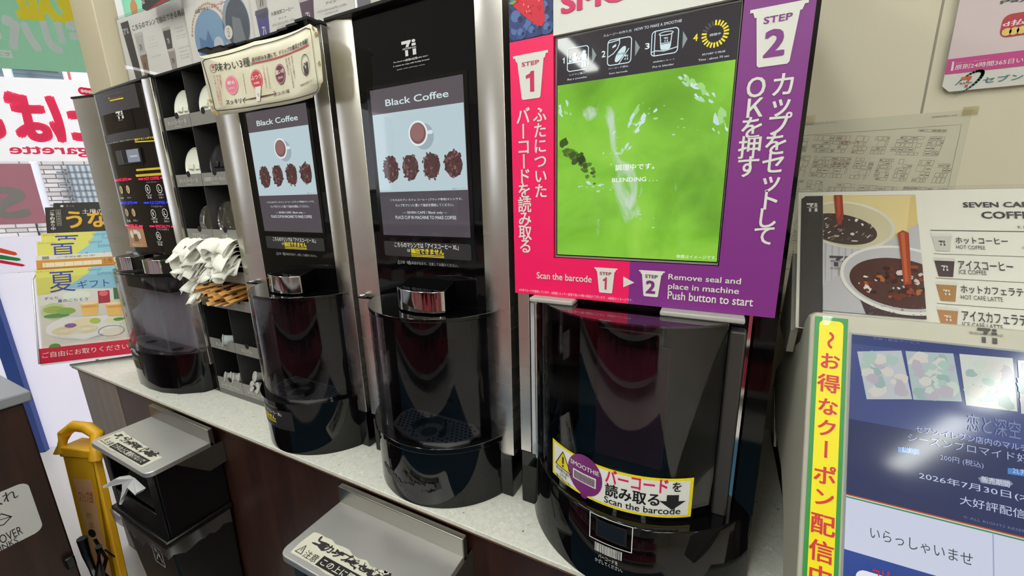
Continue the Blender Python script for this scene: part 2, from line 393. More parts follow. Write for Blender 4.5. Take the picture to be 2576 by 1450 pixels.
# ------------------------------------------------------------------ ceiling lamps
LAMPG = new_mat('lamp_diffuser')[0]; _b = LAMPG.node_tree.nodes['Principled BSDF']
_b.inputs['Emission Color'].default_value = (.965, 1, .93, 1); _b.inputs['Emission Strength'].default_value = 19.5
def lamp(x, y, label):
    t = thing('ceiling_lamp', label, 'ceiling lamp', (x, y, CEIL - .05), 'strip lights on the ceiling')
    m = MB(); m.box(x - .09, x + .09, y - .62, y + .62, CEIL - .035, CEIL - .001, pr('#dcdcd8', .5)); m.build('housing', t)
    m = MB(); m.box(x - .07, x + .07, y - .60, y + .60, CEIL - .06, CEIL - .036, LAMPG); m.build('diffuser', t, .008)
for x, y, lab in ((-2.3, -.42, 'leftmost of the row nearest the machines'), (-1.2, -.95, 'right one of the row nearest the machines'), (-.35, -.95, 'one above the smoothie machine'), (1.35, -.75, 'one above the copier'), (-.45, -2.35, 'left one of the middle row'), (.6, -2.35, 'middle one of the middle row'), (1.66, -2.35, 'right one of the middle row'), (-1.38, -3.6, 'left one of the far row'), (.35, -4.0, 'middle one of the far row'), (1.66, -3.75, 'right one of the far row')):  # two unseen lamps added over smoothie machine and copier, brightening counter and menu
    lamp(x, y, 'white strip light on the ceiling, ' + lab)
# ------------------------------------------------------------------ put in out of view for the polished surfaces to mirror
t = thing('store_shelf', 'long shop shelf of red and dark goods behind the viewer, mirrored in the chrome', 'shelf', (-1.1, -2.3, FLOOR))
m = MB(); m.box(-3.4, .9, -2.45, -2.41, FLOOR, .05, pr('#6a6670', .5)); m.build('back_panel', t)
for z in (FLOOR + .12, -.92, -.58, -.24):
    m = MB(); m.box(-3.4, .9, -2.409, -2.05, z, z + .025, pr('#cfccc8', .4)); m.build('shelf_board', t)
m = MB(); r = random.Random(77)
for z, pal in ((FLOOR + .146, ('#c23a48', '#b84450', '#d0504a', '#a03446')), (-.894, ('#d04a44', '#c05060', '#d87a52', '#9a4058', '#c0a8a4')), (-.554, ('#b8a8a8', '#c0908a', '#a8a0a8', '#cfc6be', '#b07880')), (-.214, ('#a8a4ac', '#cfc8c0', '#b09aa4', '#98a89c'))):
    x = -3.35
    while x < .8:
        w = r.uniform(.05, .14); h = r.uniform(.14, .27); m.box(x, x + w, -2.40, -2.09, z, z + h, pr(r.choice(pal), .5)); x += w + .012
o = m.build('goods', t); o['kind'] = 'stuff'
m = MB(); m.box(-2.4, .9, -1.75, -.42, FLOOR + .0005, FLOOR + .006, pr('#24546e', .8)); o = m.build('blue_reflection_sheet'); tag(recentre(o, (-.7, -1.1, FLOOR)), 'unseen blue sheet added on the floor to tint the steel frames low down', 'reflector')  # added sheet, there only for the blue low in the steel
# ------------------------------------------------------------------ the street outside the slanting window
FB = Fr(W0 - WN*3.5, WD, (0, 0, 1))
BX = lambda m, p0, p1, th, mat, out=0.0: m.slab(Fr(FB.o + WN*out, WD, (0, 0, 1)), *[v for v in (min(FB.px(p0)[0], FB.px(p1)[0]), min(FB.px(p0)[1], FB.px(p1)[1]), max(FB.px(p0)[0], FB.px(p1)[0]), max(FB.px(p0)[1], FB.px(p1)[1]))], th, mat)
bt = thing('shop_building', 'tiled building across the street seen between the window posters', 'building', FB.at(-2, FLOOR, 0))
TILE = new_mat('long_wall_tile'); _m, _n, _l, _p = TILE; TILE = _m
_br = _n.new('ShaderNodeTexBrick'); _tc2 = _n.new('ShaderNodeTexCoord'); _mp = _n.new('ShaderNodeMapping')
_mp.inputs['Rotation'].default_value = (math.radians(90), 0, math.radians(45)); _mp.vector_type = 'TEXTURE'
_br.inputs['Scale'].default_value = 3.2; _br.inputs['Color1'].default_value = lin('#cdc8c8'); _br.inputs['Color2'].default_value = lin('#a9a09c'); _br.inputs['Mortar'].default_value = lin('#5c5654')
_br.inputs['Brick Width'].default_value = .62; _br.inputs['Row Height'].default_value = .16; _br.inputs['Mortar Size'].default_value = .018
_l.new(_tc2.outputs['Object'], _mp.inputs['Vector']); _l.new(_mp.outputs['Vector'], _br.inputs['Vector']); _l.new(_br.outputs['Color'], _p.inputs['Base Color'])
m = MB(); m.slab(FB, -4.6, FLOOR, .6, 2.6, 1.5, TILE); m.build('tiled_wall', bt)
m = MB(); BX(m, (-40, 130), (168, 222), .02, pr('#5f7078', .15), .03)
m.build('upper_windows', bt)
m = MB(); BX(m, (-40, 130), (272, 232), .02, pr('#f4f2f4', .7), .012); m.build('upper_wall', bt)
m = MB(); BX(m, (170, 160), (190, 222), .02, pr('#b8545a', .6), .05); m.build('red_sign_edge', bt)
m = MB()
for z in (158, 168, 176): m.tube([FB.at(FB.px((-20, z))[0], FB.px((0, z))[1], .15), FB.at(FB.px((170, z + 14))[0], FB.px((170, z + 16))[1], .15)], .008, pr('#3a4044', .5), 6)
m.build('cable', bt)
m = MB(); a = FB.px((57, 190))[0]; m.tube([FB.at(a, FLOOR, .2), FB.at(a, 2.2, .2)], .035, pr('#cfd2d6', .5), 10); m.build('downpipe', bt)
m = MB(); BX(m, (170, 418), (262, 512), .02, pr('#aab4bc', .2), .03)
a0, b0 = FB.px((170, 512)); a1, b1 = FB.px((262, 418))
for i in range(1, 8): m.seg(FB, (a0 + (a1-a0)*i/8, b0), (a0 + (a1-a0)*i/8, b1), .018, pr('#6a7278', .5), .036)
for i in range(1, 6): m.seg(FB, (a0, b0 + (b1-b0)*i/6), (a1, b0 + (b1-b0)*i/6), .018, pr('#6a7278', .5), .036)
m.build('glass_block_window', bt)
m = MB(); BX(m, (58, 440), (104, 600), .02, noisy('speckled_dark_panel', '#2c2732', '#4a4552', 60, .4, lo=.5, hi=.75), .03); m.build('dark_doorway', bt)
# ------------------------------------------------------------------ posters hung inside the slanting window
def wposter(name, label, x0, y0, x1, y1, col, h, cat='window poster'):
    fr = Fr(W0 + WN*h, WD, (0, 0, 1)); a0, b0 = fr.px((x0, y1)); a1, b1 = fr.px((x1, y0))
    m = MB(); m.slab(fr, a0, b0, a1, b1, .0015, backlit(col, .55)); return m, fr, (a0, b0, a1, b1)
m, fr, q = wposter('p', '', -170, -160, 266, 163, '#a2c9b2', .03)
m.ptext(fr, '最短で', (-60, 44), (222, -70), backlit('#e6d84a', .5), bold=.085, mirror=True)
m.ptext(fr, 'デリバリー', (-140, 121), (239, 52), backlit('#d3d8d9', .5), bold=.11, mirror=True)
m.prect(fr, (-40, 142), (28, 127), backlit('#d8dedc', .5)); m.ptext(fr, 'セブン', (-20, 139), (24, 130), backlit('#8fb6a4', .5), mirror=True, h=.0014)
o = m.build('window_poster'); tag(o, 'green window poster seen from behind with mirrored yellow and grey lettering', 'poster')
m, fr, q = wposter('p', '', -200, 205, 262, 406, '#fbfafc', .03)
m.ptext(fr, 'たばこ', (-85, 357), (272, 238), backlit('#ff5684', .5), bold=.075, mirror=True, h=.0008, res=6)
m.ptext(fr, 'cigarette', (29, 396), (262, 366), backlit('#f86088', .5), bold=.03, mirror=True)
for i in range(7):
    c = fr.px((208 + i*9, 229 + i*1.3)); m.disc(fr, c, .018, backlit('#e8365c', .5), .0006); m.disc(fr, c, .008, backlit('#fbfafc', .5), .0012)
o = m.build('window_poster'); tag(o, 'white window poster seen from behind with mirrored pink cigarette lettering', 'poster')
m, fr, q = wposter('p', '', -170, 412, 76, 572, '#c79aa6', .03)
m.ptext(fr, 'S', (-20, 552), (58, 468), backlit('#b7b3b4', .5), bold=.06, mirror=True)
o = m.build('window_poster'); tag(o, 'dusty pink window poster seen from behind with a large grey letter', 'poster')
# teal posters showing behind the acrylic stands
m = MB(); fr = front(.44); m.slab(fr, *fr.px((318, 60)), fr.px((600, 0))[0], fr.px((340, -60))[1], .0015, backlit('#a8dcc4', .55)); a, b = fr.px((337, 20)); m.disc(fr, (a, b), .03, backlit('#e8a27c', .5), .0005)
o = m.build('window_poster'); tag(o, 'pale mint window poster showing above the paper notices behind the machines', 'poster')
# ================================================================== counter
if True:
    m_, n_, l_, b_ = new_mat('terrazzo')
    tc_ = n_.new('ShaderNodeTexCoord'); vo = n_.new('ShaderNodeTexVoronoi'); vo.inputs['Scale'].default_value = 130
    cr_ = n_.new('ShaderNodeValToRGB'); cr_.color_ramp.interpolation = 'CONSTANT'
    for i, (p, c) in enumerate(((0, '#7a776f'), (.035, '#d2d1c8'), (.45, '#dbdad2'), (.93, '#efede6'))):
        e = cr_.color_ramp.elements[i] if i < 2 else cr_.color_ramp.elements.new(p)
        e.position = p; e.color = lin(c)
    sp = n_.new('ShaderNodeSeparateColor'); l_.new(tc_.outputs['Object'], vo.inputs['Vector']); l_.new(vo.outputs['Color'], sp.inputs['Color'])
    v2 = n_.new('ShaderNodeTexVoronoi'); v2.inputs['Scale'].default_value = 330
    l_.new(tc_.outputs['Object'], v2.inputs['Vector']); s2 = n_.new('ShaderNodeSeparateColor'); l_.new(v2.outputs['Color'], s2.inputs['Color'])
    mxv = n_.new('ShaderNodeMath'); mxv.operation = 'ADD'; l_.new(sp.outputs['Red'], mxv.inputs[0]); l_.new(s2.outputs['Green'], mxv.inputs[1])
    hv = n_.new('ShaderNodeMath'); hv.operation = 'MULTIPLY'; hv.inputs[1].default_value = .5; l_.new(mxv.outputs[0], hv.inputs[0])
    l_.new(hv.outputs[0], cr_.inputs['Fac']); l_.new(cr_.outputs['Color'], b_.inputs['Base Color']); b_.inputs['Roughness'].default_value = .3
    TERRAZZO = m_
WOOD = noisy('dark_wood', '#2a1712', '#3c221a', 3.0, 0.38, stretch=(14, 14, .9), detail=6)
GLAREW = noisy('wood_in_window_glare', '#8d7f73', '#978a7e', 3.0, 0.4, stretch=(10, 10, 1))  # paler brown stands for window glare on the wood, put into the colour
ZC = -.565
cu = thing('counter', 'long counter with pale speckled worktop over dark wood panels', 'counter', (-.9, .17, FLOOR))
m = MB(); m.prism_z([(-2.05, -.096), (.150, -.096), (.150, .455), (-1.60, .455)], ZC - .009, ZC, TERRAZZO); m.build('worktop', cu, .001)
m = MB(); m.prism_z([(-2.045, -.094), (.147, -.094), (.147, .45), (-1.60, .45)], ZC - .014, ZC - .009, pr('#6b4a34', .7)); m.build('edge_band', cu)
m = MB(); m.prism_z([(-1.735, -.082), (.145, -.082), (.145, .45), (-1.735, .45)], FLOOR, ZC - .014, WOOD); m.build('front_panel', cu)
m = MB(); m.prism_z([(-2.04, -.083), (-1.737, -.083), (-1.737, .40), (-1.75, .40)], FLOOR, ZC - .014, GLAREW); m.build('end_panel', cu)
# ------------------------------------------------------------------ steel shelf over each bin, with the worn sticker, and the bins
def shelf(x0, x1, label, word, seed):
    zt = -.615
    t = thing('bin_cover_shelf', label, 'steel shelf', ((x0 + x1)/2, -.17, zt))
    r = random.Random(seed); m = MB()
    out = [(x1, -.104), (x0, -.104)]
    for cx, sgn in ((x0 + .018, 180), (x1 - .018, 270)):
        out += [(cx + .018*math.cos(math.radians(sgn + k*18)), -.229 + .018*math.sin(math.radians(sgn + k*18))) for k in range(6)]
    m.prism_z(out, zt - .013, zt, STEEL_H); m.build('shelf_plate', t, .0015)
    m = MB(); m.box(x0, x1, -.112, -.100, zt - .012, -.578, STEEL_D); m.build('back_lip', t, .0015)
    m = MB()
    for x in (x0, x1 - .003):
        m = MB(); m.prism_x([(-.19, zt - .012), (-.125, zt - .075), (-.0825, zt - .072), (-.0825, zt - .012)], x, x + .003, STEEL_D); m.build('bracket', t)
    fr = Fr((x0, -.2475, zt), (1, 0, 0), (0, 1, 0)); W = x1 - x0
    m = MB(); a0, a1, b0, b1 = .02, W*.86, .010, .062
    edge = [(a0 + (a1-a0)*i/16, b0 + r.uniform(-.001, .0015)) for i in range(17)] + [(a1 + r.uniform(-.004, .003), b0 + (b1-b0)*i/4) for i in range(1, 4)] + [(a1 - (a1-a0)*i/16, b1 - .010*(1 - i/16) + r.uniform(-.0035, .002)) for i in range(17)] + [(a0 - .003, b1*.5)]
    m.poly(fr, edge, pr('#d3cfbf', .6), .0004)
    m.rect(fr, a0 + .062, b0 + .003, a1 - .01, b0 + .022, BLK, .0008)
    m.text(fr, word, a0 + .068, b0 + .006, a1 - .02, b0 + .019, pr('#d9d6cc', .6), .0012, .02)
    m.text(fr, '注意', a0 + .026, b0 + .004, a0 + .058, b0 + .018, INK, .0012, .0)
    m.outline(fr, [(a0 + .006, b0 + .006), (a0 + .022, b0 + .006), (a0 + .014, b0 + .022)], .0012, INK, .0012); m.seg(fr, (a0 + .014, b0 + .016), (a0 + .014, b0 + .011), .0012, INK, .0012)
    for i in range(26):
        a = a0 + .012 + (a1-a0-.04)*r.random(); b = b0 + .028 + r.random()*.016
        m.disc(fr, (a, b), .003 + r.random()*.011, INK, .0008 + i*1e-5, ry=.002 + r.random()*.003, n=9, jit=.5)
    m.text(fr, 'カップをとじて', a0 + .05, b0 + .027, a1 - .05, b0 + .044, INK, .0012, .04)
    for i in range(14):
        a = a0 + .03 + (a1-a0-.06)*r.random(); m.disc(fr, (a, b0 + .026 + r.random()*.02), .002 + r.random()*.005, pr('#d3cfbf', .6), .0016, ry=.0015 + r.random()*.002, n=8, jit=.5)
    m.build('warning_sticker', t)
    return t
shelf(-1.440, -1.132, 'steel shelf with worn white sticker above the left bin beside the yellow sign', 'フタの上に腰掛けないで', 3)
shelf(-.652, -.346, 'steel shelf with peeling caution sticker in front of the middle coffee machine', 'この上に腰掛けないで', 5)
BAG = clear('bin_liner', (.72, .72, .74), .35, .32, .5)
def bin_(x0, x1, label, tissue):
    t = thing('trash_bin', label, 'trash bin', ((x0 + x1)/2, -.16, FLOOR))
    m = MB(); zt, zr = -.632, -.818
    y0, y1 = -.232, -.086
    # hood: open slot in the front face
    xa, xb = x0 + .030, x1 - .035
    m.box(x0, xa, y0, y0 + .006, zr, zt, BLACKP); m.box(xb, x1, y0, y0 + .006, zr, zt, BLACKP)
    m.box(xa, xb, y0, y0 + .006, zr, zr + .060, BLACKP); m.box(xa, xb, y0, y0 + .006, zt - .02, zt, BLACKP)
    m.box(x0, x0 + .006, y0 + .006, y1, zr, zt, BLACKP); m.box(x1 - .006, x1, y0 + .006, y1, zr, zt, BLACKP)
    m.box(x0 + .006, x1 - .006, y1 - .006, y1, zr, zt, BLACKP); m.box(x0 + .006, x1 - .006, y0 + .006, y1 - .006, zt - .006, zt, BLACKP)
    m.hexa([(xa, y0 + .008, zr + .060), (xb, y0 + .008, zr + .060), (xb, y0 + .05, zr + .03), (xa, y0 + .05, zr + .03)], [(xa, y0 + .008, zr + .062), (xb, y0 + .008, zr + .062), (xb, y0 + .06, zt - .06), (xa, y0 + .06, zt - .06)], BLACKM)
    m.build('hood', t, .004)
    m = MB(); m.box(x0 - .010, x1 + .010, y0 - .010, y1, zr - .014, zr, BLACKP); m.build('rim', t, .004)
    m = MB(); m.loft([[(x0 + k, y0 + k, z), (x1 - k, y0 + k, z), (x1 - k, y1, z), (x0 + k, y1, z)] for k, z in ((.03, FLOOR + .001), (0, zr - .015))], BLACKP); body = m.build('body', t, .006)
    # plastic liner folded over the rim
    r = random.Random(int(-x0*100)); m = MB(); top = []; mid = []; bot = []
    P = [(x0 - .013, y1), (x0 - .013, y0 - .013), (x1 + .013, y0 - .013), (x1 + .013, y1)]
    for (ax, ay), (bx, by) in zip(P[:-1], P[1:]):
        for i in range(14):
            q = i/14; x = ax + (bx-ax)*q; y = ay + (by-ay)*q; j = r.uniform(-.002, .003)
            ox = (-1 if x < (x0+x1)/2 else 1) * j if ax == bx else 0; oy = -j if ay == by else 0
            top.append((x, y, zr - .012)); mid.append((x + ox*1.5, y + oy*1.5, zr - .028 + r.uniform(-.004, .004))); bot.append((x + ox, y + oy, zr - .046 + r.uniform(-.012, .010)))
    m.loft([top, mid, bot], BAG, False, False); m.build('liner', t)
    if tissue:
        fr = Fr((x0, y0 + .0, 0), (1, 0, 0), (0, 0, 1)); wm = pr('#cfcccb', .6)
        a, b = fr.px((352, 1365)); fl = Fr((0, y0, 0), (1, 0, 0), (0, 0, 1)); q = .045
        a0 = x1 - .115; b0 = zr - .115
        mm = MB(); ff = Fr((0, y0 + .001, 0), (1, 0, 0), (0, 0, 1))
        mm.outline(ff, [(a0, b0), (a0 + .05, b0), (a0 + .05, b0 + .055), (a0, b0 + .055)], .002, wm, .001); mm.disc(ff, (a0 + .016, b0 + .042), .006, wm, .001, n=12)
        mm.outline(ff, [(a0 + .012, b0 + .010), (a0 + .024, b0 + .032), (a0 + .038, b0 + .022)], .003, wm, .001, False); mm.seg(ff, (a0 + .03, b0 + .04), (a0 + .04, b0 + .012), .003, wm, .001)
        mm.build('bin_emblem', body)
    return zr, zt, y0
zr, zt, y0 = bin_(-1.430, -1.150, 'black trash bin with a paper tissue caught in its opening', True)
bin_(-.640, -.352, 'black trash bin hidden under the shelf with the peeling sticker', False)
# crumpled tissue hanging out of the left bin
m = MB(); fr = front(-.242)
PT = [(262, 1222), (290, 1205), (312, 1203), (322, 1212), (345, 1240), (340, 1247), (318, 1228), (306, 1243), (300, 1262), (302, 1272), (296, 1272), (292, 1262), (300, 1240), (300, 1222), (282, 1224), (264, 1227)]
q = [fr.px(p) for p in PT]; cx = sum(a for a, b in q)/len(q); cy = sum(b for a, b in q)/len(q)
r = random.Random(2); vs_ = [fr.at(a, b, r.uniform(-.012, .004)) for a, b in q] + [fr.at(a, b, -.006 + r.uniform(-.012, .004)) for a, b in q]
n = len(q); m.add(vs_, [tuple(range(n)), tuple(reversed(range(n, 2*n)))] + [(i, (i+1) % n, n + (i+1) % n, n + i) for i in range(n)], pr('#dcdce0', .7))
o = m.build('paper_tissue', smooth=False); tag(recentre(o, fr.at(cx, cy)), 'crumpled white tissue sticking out of the left bin opening', 'tissue')
# ------------------------------------------------------------------ leftover-drinks station (bottom left)
XS = -1.545
st = thing('disposal_station', 'dark wood drinks disposal station with grey top at the lower left', 'waste station', (-1.9, -.7, FLOOR))
GREYT = pr('#8f9398', .35)
m = MB(); m.box(-2.25, XS, -1.05, -.312, FLOOR, -.492, WOOD); m.build('cabinet_body', st, .004)
m = MB(); m.box(-2.27, XS + .014, -1.06, -.297, -.490, -.463, GREYT); m.build('top', st, .004)
fs = Fr((XS, 0, 0), (0, 1, 0), (0, 0, 1))
m = MB(); a1, b1 = fs.px((66, 1213)); a2, b0 = fs.px((107, 1322)); b1 = max(b1, fs.px((60, 1213))[1])
m.poly(fs, m.rr(a2 - .24, b0 - .012, a2, b1, .018), pr('#d6d4d2', .5), .001)
uR, vb = fs.px((47, 1252)); _, vt = fs.px((47, 1228)); H = vt - vb
m.text(fs, '飲み残し入れ', uR - .155, vb, uR, vb + .030, INK, .0016, .0)
u2, v2 = fs.px((58, 1342)); v2t = fs.px((58, 1319))[1]; u0 = fs.px((0, 1356))[0]; w4 = u2 - u0
m.text(fs, 'LEFTOVER', u2 - w4*1.9, v2, u2, v2t, INK, .0016, .0)
u3, v3 = fs.px((46, 1365)); v3t = fs.px((46, 1349))[1]; m.text(fs, 'DRINKS', u3 - w4*1.35, v3, u3, v3t, INK, .0016, .0)
hx = [fs.px(p) for p in ((29, 1301), (10, 1323), (-14, 1317))]
m.outline(fs, [fs.px((28, 1300)), fs.px((3, 1293)), fs.px((-22, 1310)), fs.px((-20, 1325)), fs.px((8, 1321))], .0022, INK, .0016); m.pseg(fs, (28, 1300), (-10, 1311), .0018, INK, .0016)
m.build('instruction_sign', st)
m = MB(); m.box(XS, XS + .02, -.335, -.315, -.99, -.955, BLACKP); m.build('door_catch', st, .004)
# black forked handle leaning beside the station, and a red cloth at its foot
fh = front(-.29); m = MB()
pts = [fh.at(*fh.px(p), 0) for p in ((258, 1490), (250, 1440), (248, 1376))]; m.tube(pts, [.010, .010, .007], BLACKP, 8)
pts = [fh.at(*fh.px(p), 0) for p in ((256, 1470), (238, 1440), (232, 1428), (218, 1395), (206, 1355))]; m.tube(pts, [.010, .009, .008, .010, .012], BLACKP, 8)
b0 = fh.at(*fh.px((258, 1490)), 0); m.tube([b0, (b0.x + .02, b0.y, FLOOR + .001)], [.010, .012], BLACKP, 8)
o = m.build('dustpan_handle'); tag(recentre(o, (b0.x, b0.y, FLOOR)), 'black forked plastic handle standing between the station and yellow sign', 'handle')
# ------------------------------------------------------------------ wet floor sign
YEL = noisy('worn_yellow_plastic', '#f2b21c', '#fbc12e', 6, .4)
ws = thing('wet_floor_sign', 'yellow plastic wet floor warning sign with carrying handle', 'warning sign', (-1.68, -.19, FLOOR))
fy = Fr((-1.68, -.21, -.7), (.94, .34, 0), (0, .10, 1)); fyb = Fr((-1.68 + .02, -.13, -.7), (.94, .34, 0), (0, -.06, 1))
A = fy.px((147, 1108)); B = fy.px((233, 1140)); Cc = fy.px((310, 1440)); D = fy.px((226, 1398))
bt_ = A[1]; tb = min(A[1], B[1]); zf = (FLOOR + .7) / 1.0
lo = -.655
m = MB(); xl = lambda b: A[0] + (D[0]-A[0])*(b-A[1])/(D[1]-A[1]); xr = lambda b: B[0] + (Cc[0]-B[0])*(b-B[1])/(Cc[1]-B[1])
outl = [(xl(lo), lo), (xl(lo) + .07, lo), (xl(lo) + .09, lo + .06), (xr(lo) - .07, lo + .06), (xr(lo) - .05, lo), (xr(lo), lo), (xr(tb - .02), tb - .02), (xr(tb) - .015, tb), (xl(tb) + .015, tb), (xl(tb - .02), tb - .02)]
m.loft([[fy.at(a, b, 0) for a, b in outl], [fy.at(a, b, -.022) for a, b in outl]], YEL)
m.build('front_leaf', ws, .004)
m = MB(); m.loft([[fyb.at(a, b, 0) for a, b in outl], [fyb.at(a, b, -.022) for a, b in outl]], YEL); m.build('rear_leaf', ws, .004)
m = MB(); ta, tc = xl(tb) - .004, xr(tb) + .004; tz = tb
P_ = [(ta, tz - .012, .0), (ta - .004, tz + .045, -.02), (ta + .02, tz + .066, -.03), (ta + (tc-ta)*.5, tz + .060, -.035), (tc - .02, tz + .042, -.03), (tc, tz + .0, -.01), (tc + .002, tz - .03, 0)]
m.tube([fy.at(a, b, h) for a, b, h in P_], .017, YEL, 10)
m.loft([[fy.at(ta, tz - .02, .004), fy.at(tc, tz - .02, .004), fy.at(tc, tz - .02, -.065), fy.at(ta, tz - .02, -.065)], [fy.at(ta, tz + .012, .002), fy.at(tc, tz + .004, .002), fy.at(tc, tz + .004, -.06), fy.at(ta, tz + .012, -.06)]], YEL)
m.build('handle', ws, .004)
m = MB(); k0, k1 = tb - .09, lo + .16
lab = [(xl(k1) + .025, k1), (xr(k1) - .03, k1 - .01), (xr(k0) - .025, k0), (xl(k0) + .02, k0)]
m.poly(fy, lab, pr('#f0bd8a', .5), .0008)
m.text(fy, 'スリップ注意', xl(tb - .13) + .03, tb - .17, xr(tb - .13) - .03, tb - .13, pr('#b2543c', .5), .0014, .02)
m.text(fy, '床が滑りやすく', xl(tb - .20) + .04, tb - .225, xr(tb - .2) - .05, tb - .203, pr('#6a4a3c', .5), .0014)
m.text(fy, 'なっております', xl(tb - .20) + .045, tb - .258, xr(tb - .2) - .05, tb - .236, pr('#6a4a3c', .5), .0014)
cxp = (xl(tb-.36) + xr(tb-.36))/2
for p, q, w in (((-.01, -.30), (.02, -.36), .016), ((.02, -.36), (.0, -.41), .014), ((.0, -.41), (.035, -.44), .012), ((.02, -.33), (.05, -.35), .008), ((-.03, -.40), (.06, -.46), .014)):
    m.seg(fy, (cxp + p[0], tb + p[1]), (cxp + q[0], tb + q[1]), w, pr('#2c221e', .5), .0014)
m.disc(fy, (cxp - .02, tb - .275), .014, pr('#2c221e', .5), .0014)
m.build('warning_label', ws)
# red floor cloth behind the handle
m = MB(); vs_ = []; fs = []; r = random.Random(9)
for i in range(12):
    for j in range(5):
        vs_.append((-1.60 + .018*i, -.36 + .03*j, FLOOR + .006 + .020*abs(math.sin(i*.9 + j)) + r.uniform(0, .004)))
for i in range(11):
    for j in range(4): k = i*5 + j; fs.append((k, k+5, k+6, k+1))
m.add(vs_, fs, pr('#b04a3a', .8)); o = m.build('floor_cloth'); tag(recentre(o, (-1.5, -.3, FLOOR)), 'red floor cloth at the foot of the yellow sign', 'cloth')
# ------------------------------------------------------------------ brochure rack at the counter end
P1 = Vector((-2.02, -.12, -.541)); LEAN = math.radians(15); VR = -WN*math.sin(LEAN) + Vector((0, 0, math.cos(LEAN))); NR = WD.cross(VR)
def FR(off, sx=1.0):
    f = Fr(P1 - NR*off, WD, VR); f.sx = sx; return f
rk = thing('brochure_rack', 'clear acrylic rack with a red strip at the left end of the counter', 'brochure rack', (-1.95, 0, -.565))
f0 = FR(0)
m = MB(); m.slab(f0, -.056, 0, .235, .053, .004, pr('#c2183a', .35)); m.ptext(f0, 'ご自由にお取りください', (107, 902), (322, 864), pr('#e8d9d6', .5), .0008, .0); m.build('red_strip', rk, .001)
m = MB()
m.slab(FR(.0045), -.056, .0, .235, .30, .001, clear('pocket_acrylic', (.97, .97, .98), f0=.008, k=.3)); m.slab(FR(.075), -.056, .0, .235, .50, .002, CLEAR); m.build('clear_pocket', rk)
m = MB(); m.slab(f0, -.056, -.006, .235, .0, .08, pr('#d8d8da', .3)); WIRE = pr('#d0d0d4', .2, .9)
for a in (.08, .21):
    for h in (-.035, -.075): q = f0.at(a, -.004, h); m.tube([q, (q.x, q.y, ZC + .0015)], .004, WIRE, 8)
m.tube([f0.at(-.060, 0, -.002), f0.at(-.060, .295, -.002), f0.at(-.052, .312, -.006)], .0028, WIRE, 8)
m.build('base', rk)
LB, YB = '#8fc3d4', '#d8d264'
